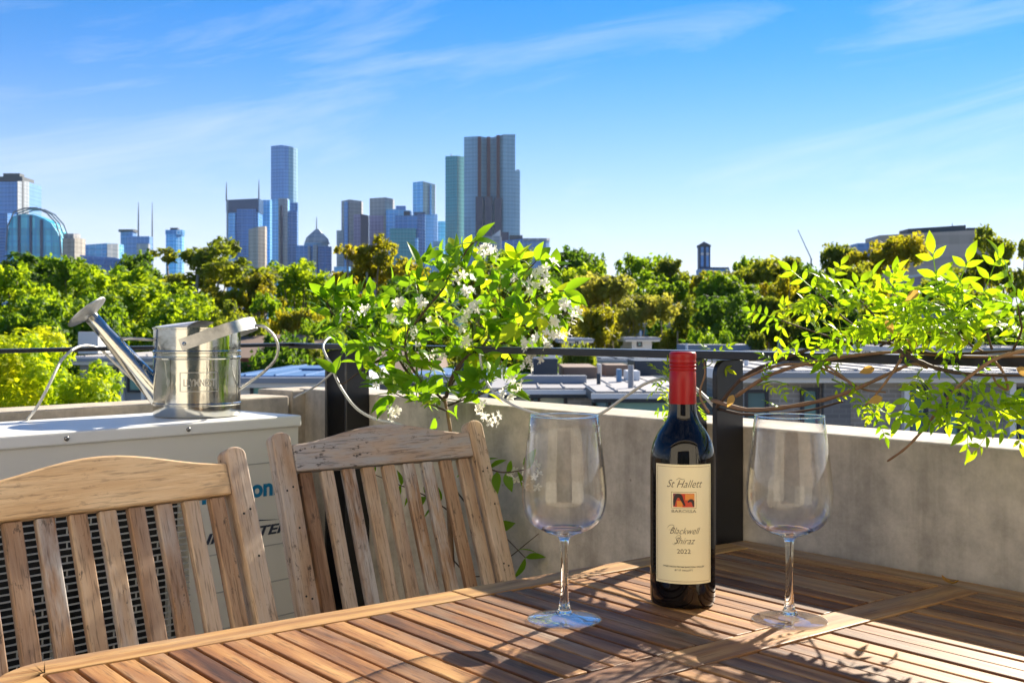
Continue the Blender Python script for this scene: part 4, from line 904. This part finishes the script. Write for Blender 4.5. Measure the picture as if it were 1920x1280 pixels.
# ------------------------------------------------------------------ neighbouring houses
plain('render_white', (.72,.70,.66), .8, 0, var=.06, vscale=.6); plain('render_grey', (.30,.32,.35), .8, 0, var=.1, vscale=.6); plain('render_shade_blue', (.14,.27,.44), .7, 0, var=.12, vscale=.5)
plain('clad_teal', (.09,.19,.25), .55, 0, var=.15, vscale=.8); plain('fascia_dark', (.02,.035,.055), .5); plain('fascia_white', (.74,.75,.76), .5)
plain('roof_metal', (.33,.32,.32), .6, .0, var=.2, vscale=.5); plain('roof_tan', (.22,.15,.11), .8, 0, var=.15, vscale=.8); plain('roof_blue', (.07,.17,.36), .5, 0, var=.2, vscale=.6)
plain('window_frame', (.025,.03,.04), .5); plain('red_brick_far', (.28,.10,.075), .85, 0, var=.2, vscale=1.)
b = N('window_glass'); v = b.coord('Object', rnd=True); MAT['window_glass'] = b.done(b.pbr(b.mix(b.rng(b.noise(v, .5, 3), .4, .6, 0, 1), (.05,.15,.17), (.20,.46,.42)), .08, 0, None, spec=.9))
def brick_mat(name, c1, c2, mortar):
    b = N(name); t_ = b.n('TexCoord'); s = b.n('SeparateXYZ', {0: t_.outputs['Object']}); vv = b.n('CombineXYZ', {0: b.math('ADD', s.outputs['X'], s.outputs['Y']), 1: s.outputs['Z'], 2: 0.})
    br = b.n('TexBrick', {'Vector': vv.outputs[0], 'Color1': (*c1,1), 'Color2': (*c2,1), 'Mortar': (*mortar,1), 'Scale': 1., 'Mortar Size': .012, 'Brick Width': .24, 'Row Height': .086})
    col = b.mix(b.rng(b.noise(b.coord(), 1.2, 4), .3, .7, 0, .35), br.outputs[0], (.22,.21,.2)); MAT[name] = b.done(b.pbr(col, .85))
brick_mat('brick_grey', (.34,.31,.28), (.25,.235,.22), (.40,.38,.36)); brick_mat('brick_dark', (.17,.17,.175), (.11,.115,.12), (.2,.2,.2))
def house(label, d, px0, px1, ytop, depth, wall, roof, fascia, wins=(), cols=(), over=.35, name='townhouse', rooms=(), rz=0., gable=False, group='neighbouring houses'):
    x0, x1, zt_ = X(px0, d), X(px1, d), Z(ytop, d); xm = (x0+x1)/2
    e = empty(name, (xm, d, 0), rz, label, 'house', group); hw = (x1-x0)/2
    MB().box(-hw, hw, 0, depth, 0, zt_-.22).build('wall', MAT[wall], e)
    if gable:
        MB().add([(-hw-over,-over,zt_-.22),(hw+over,-over,zt_-.22),(hw+over,depth+over,zt_-.22),(-hw-over,depth+over,zt_-.22),(-hw-over,depth/2,zt_+depth*.1),(hw+over,depth/2,zt_+depth*.1)], [(0,1,5,4),(2,3,4,5),(0,4,3),(1,2,5),(3,2,1,0)]).build('roof', MAT[roof], e)
    else:
        MB().box(-hw-over, hw+over, -over, depth+over, zt_-.215, zt_-.02).build('fascia', MAT[fascia], e, bevel=.01)
        MB().box(-hw-over+.06, hw+over-.06, -over+.06, depth+over-.06, zt_-.018, zt_+.004).build('roof', MAT[roof], e)
    for (a, b_, ya, yb_) in wins:
        wx0, wx1, wz1, wz0 = X(a, d)-xm, X(b_, d)-xm, Z(ya, d), Z(yb_, d); f_ = .06; m = MB()
        m.box(wx0, wx1, -.07, -.003, wz0, wz0+f_); m.box(wx0, wx1, -.07, -.003, wz1-f_, wz1)
        n_ = max(1, int(round((wx1-wx0)/.95)))
        for k in range(n_+1): xx = wx0 + (wx1-wx0-f_)*k/n_; m.box(xx, xx+f_, -.068, -.004, wz0+f_, wz1-f_)
        wo_ = m.build('window', MAT['window_frame'], e)
        for k in range(n_):
            p0 = wx0 + (wx1-wx0-f_)*k/n_ + f_; p1 = wx0 + (wx1-wx0-f_)*(k+1)/n_
            MB().box(p0, p1, -.03, -.022, wz0+f_, wz1-f_).build('pane', MAT['window_glass'], wo_)
    if not gable:
        sm = MB(); k = -hw+.2
        while k < hw: sm.box(k, k+.035, -over+.08, depth+over-.08, zt_+.0045, zt_+.03); k += .55
        sm.build('roof_seams', MAT[roof], e)
        rv = random.Random(int(d*7+px0)); 
        for _ in range(1):
            x_, y_ = rv.uniform(-hw*.9, hw*.9), rv.uniform(.5, depth*.8); MB().tube([(x_,y_,zt_),(x_,y_,zt_+rv.uniform(.25,.6))], rv.uniform(.04,.08), 8).build('vent_pipe', MAT[rv.choice(('fascia_white','fascia_dark','render_grey'))], e)
        MB().box(-hw-over-.05, hw+over+.05, -over-.1, -over-.002, zt_-.13, zt_-.03).build('gutter', MAT['fascia_white' if fascia == 'fascia_dark' else 'render_grey'], e)
    for (a, b_, mt) in cols: MB().box(X(a,d)-xm, X(b_,d)-xm, -.16, -.002, 0, zt_-.225).build('pier', MAT[mt], e)
    for (a, b_, ya, o, mt, dp) in rooms: MB().box(X(a,d+o)-xm, X(b_,d+o)-xm, o, o+dp, zt_+.005, Z(ya, d+o)).build('roof_box', MAT[mt], e, bevel=.02)
    return e
house('dark teal townhouse with flat pale roof right of the jasmine, between it and the bottle', 25, 945, 1262, 726, 9, 'clad_teal', 'roof_metal', 'fascia_dark',
      wins=((962,1000,738,800), (1008,1062,738,800), (1112,1255,738,805)), cols=((1064,1108,'brick_grey'), (946,958,'render_grey')), rooms=((1000,1046,672,4,'fascia_dark',2.0), (1056,1120,688,4.5,'roof_tan',3.), (1135,1178,684,6,'roof_tan',1.5), (1190,1262,676,6.5,'fascia_dark',2.0), (1158,1166,692,2.4,'render_shade_blue',.4), (960,1100,704,1.6,'render_grey',.35), (1175,1200,695,3.2,'fascia_white',.8), (1120,1128,682,5.2,'render_white',.3)))
house('low front wing with dark fascia left of the bottle neck', 22.5, 1135, 1275, 733, 2.1, 'clad_teal', 'roof_metal', 'fascia_dark', wins=((1140,1262,742,812),), over=.25)
house('grey brick townhouse with pale fascia behind the climbing vine', 20, 1400, 2010, 693, 5, 'brick_grey', 'roof_metal', 'fascia_white',
      wins=((1500,1535,726,850), (1395,1440,730,840), (1700,1738,720,850), (1770,1800,730,850), (1905,1990,725,850)), cols=((1690,1700,'fascia_white'),(1540,1590,'brick_dark'),(1886,1898,'fascia_white'),(1812,1850,'brick_dark')), rooms=((1480,1560,668,2.5,'fascia_dark',1.5), (1640,1800,671,3.,'render_grey',1.2), (1850,1960,672,2,'fascia_dark',1.5)))
house('slate-roofed house with white gable above the handrail near the bottle', 42, 1195, 1420, 668, 7, 'render_white', 'fascia_dark', 'fascia_dark', wins=((1210,1240,676,690),(1300,1330,676,690)), rooms=((1290,1420,646,2,'render_grey',3.),))
house('tan-roofed terrace house seen under the handrail right of the jasmine', 38, 1020, 1200, 672, 6, 'render_grey', 'fascia_dark', 'fascia_white', wins=((1040,1075,680,700),(1100,1125,680,700)), over=.3)
house('house with bluish shadow in its wall colour between the low trees left of the clock tower line', 72, 1192, 1292, 606, 8, 'render_shade_blue', 'fascia_white', 'fascia_white', wins=((1205,1222,614,630),(1262,1284,600+14,632)), rooms=((1240,1280,580,2,'render_shade_blue',4.),))  # bluish shadow on this far building is put into the wall colour
house('small white house above the handrail right of the jasmine flowers', 55, 1060, 1098, 634, 6, 'render_white', 'fascia_white', 'fascia_white', wins=((1068,1078,640,650),))
house('small white house above the handrail below the tan tree', 56, 1185, 1222, 632, 6, 'render_white', 'roof_metal', 'fascia_white', wins=((1194,1204,640,650),))
house('pale house glimpsed between vine and brutalist block', 58, 1740, 1850, 588, 8, 'render_white', 'fascia_white', 'fascia_white', wins=((1755,1775,600,625),(1800,1820,600,625)))
house('grey house with white posts behind the watering can spout', 30, 150, 300, 668, 7, 'render_grey', 'roof_metal', 'fascia_white', wins=((176,222,690,735),(240,280,690,735)), cols=((228,234,'fascia_white'),(268,273,'fascia_white')), rooms=((146,184,622,3,'render_white',1.4),))
house('blue flat-roofed house left of the corner post', 21, 440, 640, 704, 6, 'render_white', 'roof_blue', 'fascia_white', wins=((470,500,716,750),), over=.2, rooms=((560,620,690,2.5,'roof_blue',1.5),))
house('red brick house in shade behind the watering can handle', 46, 430, 570, 660, 7, 'red_brick_far', 'roof_tan', 'fascia_white', wins=((475,488,670,690),(520,532,668,690)), gable=True)
house('dark-roofed house behind the middle of the climbing vine', 40, 1440, 1640, 660, 7, 'brick_dark', 'fascia_dark', 'fascia_white', wins=((1460,1490,668,690),))
house('pale shed-like house behind the right end of the vine', 44, 1700, 1930, 650, 7, 'render_grey', 'roof_metal', 'fascia_white', wins=((1740,1770,662,690),(1820,1850,662,690)))
house('brown-walled house glimpsed through the left of the jasmine', 36, 640, 800, 690, 6, 'brick_dark', 'roof_tan', 'fascia_dark', wins=((660,690,700,730),), gable=True)
house('white-fronted house glimpsed through the lower jasmine', 33, 790, 930, 702, 6, 'render_white', 'roof_blue', 'fascia_white', wins=((810,840,712,745),(870,900,712,745)))
# ------------------------------------------------------------------ climbing plants
def leaf_mesh(name, L, Wd, mat, fold=.25, curl=.18, n=6, tip=1.35):
    m = MB()
    for k in range(n+1):
        u_ = k/n; w_ = Wd*(sin(pi*u_**.85)**.9)*(1-.12*u_) if 0 < k < n else 0.0004
        y = L*u_; z = -curl*L*u_*u_
        m.v += [(-w_, y, z + fold*w_), (0, y, z), (w_, y, z + fold*w_)]
    for k in range(n):
        for s in (0, 1): q = 3*k+s; m.f.append((q, q+1, q+4, q+3))
    return m
JL = [leaf_mesh('leaf', L, w_, None, f_, c_).mesh('leaf', MAT['jasmine_leaf'], smooth=True) for L, w_, f_, c_ in ((.052,.0125,.3,.15), (.046,.0125,.2,.3), (.058,.0140,.35,.05), (.040,.0115,.25,.22))]
def orient(p, yd, up, roll=0., s=1.):
    yd = yd.normalized(); x_ = yd.cross(up)
    if x_.length < 1e-3: x_ = Vector((1,0,0))
    x_.normalize(); z_ = x_.cross(yd)
    R = Matrix((x_, yd, z_)).transposed().to_4x4() @ Matrix.Rotation(roll, 4, 'Y')
    return Matrix.Translation(p) @ R @ Matrix.Scale(s, 4)
def blossom_mesh():
    m = MB()
    for k in range(5):
        a = 2*pi*k/5; c, s = cos(a), sin(a); R = lambda x, y, z: (x*c-y*s, x*s+y*c, z)
        m.add([R(-.0008,.0012,0), R(-.0030,.0060,.0006), R(-.0018,.0100,.0022), R(.0022,.0104,.0008), R(.0030,.0058,.0002), R(.0008,.0012,0)], [(0,1,4,5),(1,2,3,4)])
    m.tube([(0,0,.0004),(0,0,-.0075)], [.0011,.0007], 5)
    return m.mesh('blossom', MAT['petal'])
BLO = blossom_mesh()
rg = random.Random(21)
base_p = P(846, 830, 2.30); jas = empty('jasmine_plant', (base_p.x, base_p.y, ZF), 0, 'star jasmine with lime leaves and white flowers climbing the balustrade left of the glasses', 'plant')
J0 = Vector((base_p.x, base_p.y, ZF))
def dj(px_): return 2.30 - (px_-846)/1000*.75             # follows the parapet, a hand's breadth in front of it
def JP(px_, py_, o=0.): return P(px_, py_, dj(px_)+o) - J0
branches = [
 ([(846,1330,-.02),(850,1100,0),(840,930,0),(846,830,-.02),(836,758,0),(832,742,0)], .0058),
 ([(834,752,0),(800,722,.02),(765,698,.02),(735,655,.03),(700,632,.02),(655,612,0),(622,585,-.02),(612,560,-.04)], .0034),
 ([(790,715,.01),(765,676,-.02),(760,640,0),(772,598,.02),(784,560,.02),(783,528,0),(786,500,0)], .0030),
 ([(768,620,.01),(800,578,.03),(828,545,.03),(846,512,.02),(862,490,0),(880,462,-.01),(893,452,0)], .0030),
 ([(836,745,0),(850,702,-.02),(872,672,-.02),(900,655,0),(918,630,.02),(936,596,.03),(950,560,.03),(957,530,.02)], .0040),
 ([(930,604,.03),(962,580,.03),(995,562,.02),(1030,548,0),(1058,545,0)], .0026),
 ([(905,652,.0),(950,640,.02),(990,622,.03),(1030,600,.02),(1066,585,0)], .0026),
 ([(838,740,0),(862,690,.03),(884,640,.03),(890,590,.04),(880,540,.03),(872,505,.02)], .0030),
 ([(700,632,.02),(690,600,.03),(668,578,.02),(655,560,0)], .0022),
 ([(740,665,.0),(700,680,-.02),(670,700,-.03),(640,720,-.05),(628,700,-.05)], .0022),
 ([(840,760,-.02),(880,745,-.04),(915,735,-.05),(950,728,-.05)], .0022),
 ([(838,770,-.01),(790,752,-.03),(750,742,-.03),(720,720,-.03)], .0020),
 ([(957,530,.02),(985,510,0),(1005,490,-.01)], .0020), ([(990,562,.02),(1010,530,0),(1025,505,-.01)], .0020),
 ([(846,840,-.02),(900,870,-.06),(940,885,-.08),(985,880,-.08)], .0022), ([(842,900,0),(880,950,-.03),(940,1000,-.03),(985,1045,-.03)], .0018), ([(845,960,0),(800,930,0),(740,905,0),(680,880,0)], .0018), ([(850,1050,0),(900,1080,-.02),(1010,1000,-.02)],.0016),
]
ends = []
for k, (pts, r_) in enumerate(branches):
    pth = smooth_path([JP(x, y, o) for x, y, o in pts], 5); n = len(pth)
    MB().tube(pth, [r_*(1 - .55*i/n)*(1+.12*sin(i*1.9)) for i in range(n)], 7).build('branch', MAT['stem_dark' if k != 0 else 'stem_brown'], jas, smooth=True)
    ends.append(pth)
SUNV = to_sun
def put_leaf(parent, org, meshes, p, yd, s):
    up = Vector((rg.gauss(0,.5), rg.gauss(-.3,.5), rg.gauss(1,.4)))
    return inst('leaf', rg.choice(meshes), parent, orient(p, yd, up, rg.uniform(-.5,.5), s))
nl = 0; LMAX = 300; extra = MB()
def jas_leaf(p, yd, s):
    global nl
    if nl < LMAX: put_leaf(jas, J0, JL, p, yd, s); nl += 1
    else:
        up = Vector((rg.gauss(0,.5), rg.gauss(-.3,.5), rg.gauss(1,.4))); M = orient(p, yd, up, rg.uniform(-.5,.5), s); l_ = rg.choice(((.052,.0125,.3,.15),(.046,.0125,.2,.3),(.040,.0115,.25,.22)))
        lm = leaf_mesh('leaf', l_[0], l_[1], None, l_[2], l_[3], 5); extra.add([M @ Vector(v) for v in lm.v], lm.f)
twigs = MB(); spots = []
env = [(598,565),(620,535),(700,545),(735,520),(790,478),(880,446),(925,452),(980,474),(1040,500),(1090,560),(1085,615),(1020,668),(975,735),(940,790),(900,790),(850,790),(760,775),(715,745),(705,700),(690,668),(640,655),(605,610)]
def inside(x, y):
    r_ = False; j = len(env)-1
    for i in range(len(env)):
        xi, yi = env[i]; xj, yj = env[j]
        if (yi > y) != (yj > y) and x < (xj-xi)*(y-yi)/(yj-yi)+xi: r_ = not r_
        j = i
    return r_
def to_px(p):
    q = p + J0; return CX + F*q.x/q.y, HY - (q.z-ZC)*F/q.y
cand = []
for bi in range(1, 14):
    pth = ends[bi]
    for i in range(2, len(pth)): cand.append((bi, i))
rg.shuffle(cand)
for pss in range(2):
    for bi, i in cand:
        pth = ends[bi]; p = pth[i]; tg = (pth[i]-pth[i-1]).normalized()
        if rg.random() < .52: continue
        side = Vector((rg.gauss(0,1), rg.gauss(-.25,.55), rg.gauss(.35,.8))).normalized(); ln = rg.uniform(.02, .085)*(1+.3*pss)
        q = p + (side + tg*.5).normalized()*ln
        if not inside(*to_px(q)): continue
        if inside(*to_px(q + side*.03)) is False and rg.random() < .5: continue
        twigs.tube([p, p.lerp(q, .5) + Vector((0,0,.004)), q], [.0011, .0009, .0006], 4)
        dd = (q-p).normalized(); pl_ = dd.cross(Vector((rg.gauss(0,1), rg.gauss(0,1), rg.gauss(0,1)))).normalized()
        for s_ in (-1, 1): jas_leaf(q, dd*.6 + pl_*s_*.8 + Vector((0,0,-.1)), rg.uniform(.6, 1.0))
        if rg.random() < .4: jas_leaf(q, dd, rg.uniform(.6,.9))
        if ln > .05: jas_leaf(p.lerp(q,.5), dd*.5 - pl_ + Vector((0,0,-.05)), rg.uniform(.7,1.))
for bi in range(1, 14):
    p = ends[bi][-1]; tg = (ends[bi][-1]-ends[bi][-3]).normalized()
    pl_ = tg.cross(Vector((.2,-1,.1))).normalized()
    for s_ in (-1, 1): jas_leaf(p, tg + pl_*s_*.5, 1.1)
for bi in (14, 15, 16):
    pth = ends[bi]
    for i in range(3, len(pth), 2):
        tg = (pth[i]-pth[i-1]).normalized(); pl_ = tg.cross(Vector((0,-1,.2))).normalized()
        for s_ in (-1, 1):
            if rg.random() < .75: jas_leaf(pth[i], tg*.5 + pl_*s_ + Vector((0,-.2,-.2)), rg.uniform(.7,1.))
for bi, lo in ((1, 18), (8, 4), (9, 8), (10, 3), (11, 3)):
    pth = ends[bi]
    for i in range(lo, len(pth)):
        for _ in range(2):
            tg = (pth[i]-pth[i-1]).normalized(); sd_ = Vector((rg.gauss(0,1), rg.gauss(-.3,.5), rg.gauss(.5,.7))).normalized(); q = pth[i] + sd_*rg.uniform(.008,.04)
            if bi > 9 or inside(*to_px(q)): jas_leaf(q, sd_ + tg*.4, rg.uniform(.7,1.1))
tag(extra.build('leaves', MAT['jasmine_leaf'], jas, smooth=True), kind='stuff')
twigs.build('twigs', MAT['stem_green'], jas)['kind'] = 'stuff'
nb = 0
fl = [(915,468,9),(925,480,6),(868,520,7),(880,548,7),(895,575,8),(872,590,6),(1000,548,5),(1012,512,6),(1030,505,5),(1022,535,5),(1060,572,5),(1076,588,6),(1070,608,4),(1044,600,5),(1056,622,5),(1035,632,5),(1015,640,6),(1000,668,6),(742,772,9),(650,588,4),(692,580,4),(745,565,5),(800,572,5),(812,600,5),(762,622,4),(968,718,7),(955,735,5),(905,768,9),(920,785,8),(862,606,6),(792,650,6),(824,660,5),(1020,595,5),(985,690,5),(732,598,4),(705,695,5),(714,720,6),(975,640,5),(868,640,6),(980,528,4),(645,602,3),(945,700,4),(965,888,6),(990,880,5),(1003,900,5)]
for x, y, n in fl:
    c = JP(x, y, rg.uniform(-.09,-.03))
    for _ in range(max(2, int(n*.8))):
        if nb >= 290: break
        dv = Vector((rg.gauss(0,1), rg.gauss(-.55,.6), rg.gauss(.1,.8))).normalized()
        inst('blossom', BLO, jas, orient(c + dv*rg.uniform(.006,.022), dv.orthogonal(), dv, 0, rg.uniform(.8,1.1))); nb += 1

# right-hand vine with pinnate leaves
def pinnate(n_pairs, L, l_len, seed):
    r2 = random.Random(seed); m = MB(); pth = [Vector((0, L*u_, -.16*L*u_*u_)) for u_ in [k/8 for k in range(9)]]
    m.tube(pth, [.0007]*9, 4, False)
    def lf(p, ang, s):
        lm = leaf_mesh('', l_len*s, l_len*s*.215, None, .25, r2.uniform(.05,.45), 4); ca, sa = cos(ang), sin(ang); tz = r2.uniform(-.25,.25)
        m.add([(p.x + v[0]*ca + v[1]*sa, p.y - v[0]*sa + v[1]*ca, p.z + v[2] + v[0]*tz) for v in lm.v], lm.f)
    for k in range(n_pairs):
        u_ = .22 + .68*k/(n_pairs-1); p = Vector((0, L*u_, -.16*L*u_*u_))
        for s_ in (-1, 1): lf(p, s_*radians(r2.uniform(52,66)), (1 - .25*abs(u_-.5))*r2.uniform(.88,1.08))
    lf(pth[-1], r2.uniform(-.1,.1), 1.15); return m.mesh('leaf', MAT['vine_leaf'], smooth=True)
PN = [pinnate(3, .070, .030, 1), pinnate(3, .082, .034, 2), pinnate(2, .058, .032, 3), pinnate(4, .085, .027, 4)]
def dv_(px_):                                              # depth along the rail of the right parapet
    rx = (px_-CX)/F; o2 = O + dB*(-.012); s = (rx*o2.y - o2.x)/(sin(A) + rx*cos(A)); return o2.y - cos(A)*s
vb = P(1352, 760, dv_(1352)); V0 = Vector((vb.x, vb.y, ZF)); vine = empty('climbing_vine', V0, 0, 'leafy lime-green vine with brown stems draped along the handrail at right', 'plant')
def VP(px_, py_, o=0.): return P(px_, py_, dv_(px_)+o) - V0
stems = [
 ([(1338,770,-.02),(1356,748,-.03),(1400,702,-.04),(1470,672,-.04),(1540,648,-.03),(1600,640,-.02),(1660,642,-.02),(1710,656,-.03),(1770,664,-.03),(1850,660,-.03),(1960,655,-.02)], .0030, 'stem_dark'),
 ([(1336,750,-.03),(1400,768,-.05),(1480,762,-.06),(1560,745,-.06),(1620,722,-.06),(1680,694,-.06),(1712,682,-.05),(1740,690,-.04)], .0036, 'stem_brown'),
 ([(1340,764,-.01),(1390,776,-.04),(1450,776,-.05),(1520,768,-.05),(1580,752,-.05)], .0026, 'stem_dark'),
 ([(1680,652,-.05),(1720,676,-.06),(1770,694,-.06),(1830,702,-.06),(1940,704,-.05)], .0034, 'stem_dark'),
 ([(1960,650,-.03),(1900,662,-.05),(1860,676,-.06),(1810,712,-.07),(1770,754,-.08),(1735,800,-.09),(1700,838,-.10),(1664,864,-.10)], .0027, 'stem_brown'),
 ([(1690,668,-.03),(1712,640,-.03),(1740,624,-.03),(1775,624,-.03),(1810,642,-.03),(1846,660,-.03)], .0025, 'stem_brown'),
 ([(1390,712,-.05),(1440,690,-.05),(1490,682,-.05),(1540,690,-.05),(1585,712,-.05),(1620,730,-.05),(1660,735,-.06)], .0024, 'stem_brown'),
 ([(1380,742,-.04),(1450,700,-.05),(1540,676,-.05),(1620,664,-.04),(1700,660,-.03),(1790,668,-.03),(1930,668,-.03)], .0030, 'stem_brown'),
 ([(1600,722,-.06),(1560,692,-.05),(1520,676,-.05),(1480,690,-.05)], .0020, 'stem_brown'),
 ([(1690,672,-.06),(1668,706,-.07),(1640,742,-.08),(1622,760,-.08)], .0020, 'stem_brown'),
 ([(1860,672,-.04),(1880,696,-.05),(1890,730,-.05),(1870,720,-.05),(1860,700,-.05)], .0020, 'stem_brown'),
 ([(1330,775,-.02),(1312,740,-.03),(1322,700,-.02),(1318,668,-.02)], .0022, 'stem_brown'),
 ([(1352,756,-.01),(1352,850,.0),(1350,980,.0)], .0030, 'stem_brown'),
 # shoots carrying leaves
 ([(1620,645,-.02),(1612,600,-.03),(1580,560,-.05),(1555,520,-.06),(1535,492,-.07)], .0018, 'stem_dark'),
 ([(1600,642,-.02),(1560,620,-.04),(1510,595,-.06),(1465,570,-.07)], .0018, 'stem_dark'),
 ([(1640,642,-.02),(1650,600,-.03),(1640,560,-.04),(1625,530,-.05),(1612,512,-.06)], .0018, 'stem_dark'),
 ([(1650,645,-.02),(1690,610,-.03),(1690,575,-.04),(1670,545,-.05)], .0018, 'stem_dark'),
 ([(1755,625,-.03),(1770,600,-.04),(1735,590,-.05),(1712,560,-.05),(1706,525,-.06)], .0016, 'stem_green'),
 ([(1830,655,-.03),(1800,610,-.04),(1788,565,-.05),(1775,530,-.06),(1755,520,-.06)], .0018, 'stem_dark'),
 ([(1860,655,-.03),(1850,600,-.04),(1846,555,-.05),(1840,520,-.06),(1828,505,-.06)], .0018, 'stem_dark'),
 ([(1900,655,-.03),(1915,600,-.04),(1912,560,-.05),(1908,525,-.06)], .0018, 'stem_dark'),
 ([(1760,690,-.05),(1790,720,-.06),(1810,760,-.07),(1800,790,-.08),(1770,800,-.08)], .0015, 'stem_green'),
 ([(1800,700,-.06),(1830,735,-.07),(1850,775,-.08),(1880,805,-.08),(1905,820,-.08)], .0015, 'stem_green'),
 ([(1730,690,-.05),(1720,710,-.07),(1735,740,-.07)], .0014, 'stem_green'),
 ([(1560,720,-.05),(1600,745,-.06),(1620,770,-.06),(1632,795,-.06)], .0014, 'stem_green'),
 ([(1420,735,-.05),(1450,725,-.06),(1480,735,-.06)], .0014, 'stem_green'),
 ([(1318,690,-.02),(1335,680,-.02),(1330,665,-.01)], .0012, 'stem_green'), ([(1335,770,-.02),(1300,760,-.02),(1262,735,-.03),(1248,715,-.03)], .0014, 'stem_green'), ([(1335,772,-.02),(1310,785,-.03),(1280,790,-.03),(1250,800,-.03)], .0014, 'stem_green'),
]
vp = []
def squash(k, x, y): return y if k < 13 else (655-(655-y)*.64 if y < 655 else 690+(y-690)*.7 if y > 690 else y)
for ks, (pts, r_, mt) in enumerate(stems):
    pts = [(x, squash(ks, x, y), o) for x, y, o in pts]
    pth = smooth_path([VP(x, y, o) for x, y, o in pts], 5); n = len(pth); vp.append(pth)
    MB().tube(pth, [r_*(1.0 if ks < 12 else .9)*(1-.5*i/n)*(1+.15*sin(i*2.3)) for i in range(n)], 7).build('stem', MAT[mt], vine, smooth=True)
nv = 0
def vleaf(p, yd, s, up=None):
    global nv
    if nv >= 296: return
    nv += 1; up = up or Vector((rg.gauss(0,.5), rg.gauss(-.7,.4), rg.gauss(.9,.4))); inst('leaf', rg.choice(PN), vine, orient(p, yd, up, rg.uniform(-.5,.5), s))
for bi, dens, sc_ in [(13,1,1),(14,1,.95),(15,1,1),(16,1,.95),(17,.8,.8),(18,1,1.1),(19,1,1.15),(20,1,1.15),(21,.7,1.),(22,.8,1.),(23,.8,.9),(24,.9,.7),(25,.8,.6),(26,.8,.6),(27,.9,.6),(28,.9,.6)]:
    pth = vp[bi]
    for i in range(2, len(pth)):
        if rg.random() > dens*.5: continue
        tg = (pth[i]-pth[i-1]).normalized(); pl_ = tg.cross(Vector((rg.gauss(0,.5),-1,rg.gauss(0,.5)))).normalized()
        for s_ in (-1, 1):
            if rg.random() < .8: vleaf(pth[i], tg*rg.uniform(.1,.8) + pl_*s_*rg.uniform(.5,1) + Vector((0, rg.uniform(-.3,.2), rg.uniform(-.3,.1))), .66*sc_*rg.uniform(.6,1.1))
    tg = (pth[-1]-pth[-3]).normalized(); vleaf(pth[-1], tg, .7*sc_)
for bi, lo, hi, k, sc_ in ((0,20,50,5,.7),(7,14,30,3,.7),(3,2,20,3,.6),(1,4,30,4,.5),(6,4,24,4,.5)):
    pth = vp[bi]
    for _ in range(k):
        p = pth[min(rg.randint(lo,hi), len(pth)-1)]; vleaf(p, Vector((rg.gauss(0,.8), rg.gauss(-.2,.4), rg.uniform(.1,1.))), .75*sc_*rg.uniform(.7,1.1))
for x, y in ((1375,740),(1640,690),(1655,745),(1660,600),(1722,545),(1905,690),(1698,632)):   # a few dry leaves
    inst('dry_leaf', JL[3], vine, orient(VP(x, y, -.08), Vector((rg.gauss(0,1), -.2, -.6)), Vector((0,-1,.3)), 0, .5)).data = JL[3]
dryme = JL[3].copy(); dryme.materials.clear(); dryme.materials.append(MAT['old_leaf'])
for o in vine.children:
    if o.name.startswith('dry_leaf'): o.data = dryme

# ------------------------------------------------------------------ irrigation hose
def hose(label, pts, r_=.0028):
    q = [P(*p) for p in pts]; o0 = q[0]; e = MB().tube(smooth_path([p - o0 for p in q], 8), r_, 10).build('irrigation_hose', MAT['hose_vinyl'], smooth=True); e.location = o0
    tag(e, label, 'hose', 'lengths of white irrigation hose along the parapets')
hose('white hose looping up over the handrail left of the watering can', [(40,800,2.30),(70,762,2.25),(95,715,2.26),(118,672,2.32),(150,649,2.40),(185,653,2.46),(215,680,2.50),(250,712,2.56),(288,742,2.60),(330,760,2.62)])
hose('white hose twisted round the left corner post and dropping behind the chair', [(552,745,2.84),(585,728,2.80),(612,708,2.70),(626,690,2.62),(612,668,2.62),(606,648,2.66),(618,633,2.74),(632,640,2.80)], .0026)
hose('pale hose sagging from the left corner post down behind the speckled chair', [(622,690,2.60),(640,728,2.58),(668,765,2.55),(705,786,2.52),(750,796,2.46),(800,830,2.42)], .0030)
hose('white hose hanging from the jasmine, over the parapet and round the right post', [(900,662,2.22),(904,690,2.20),(920,728,2.16),(960,758,2.10),(1010,776,2.06),(1065,786,2.02),(1120,778,1.96),(1170,745,1.92),(1212,718,1.88),(1250,710,1.84),(1295,722,1.80),(1335,758,1.76),(1352,790,1.775)], .0026)

# ------------------------------------------------------------------ haze over the city
hb = N('haze_air'); hv = hb.n('VolumePrincipled', {'Color': (.70,.85,1.0,1), 'Density': 0.000024, 'Anisotropy': 0.2}); hb.t.links.new(hv.outputs[0], hb.out.inputs['Volume'])
hz_ = MB().box(-4050, 4050, -850, 6050, -1.2, 330).build('haze', hb.m); tag(hz_, kind='stuff')
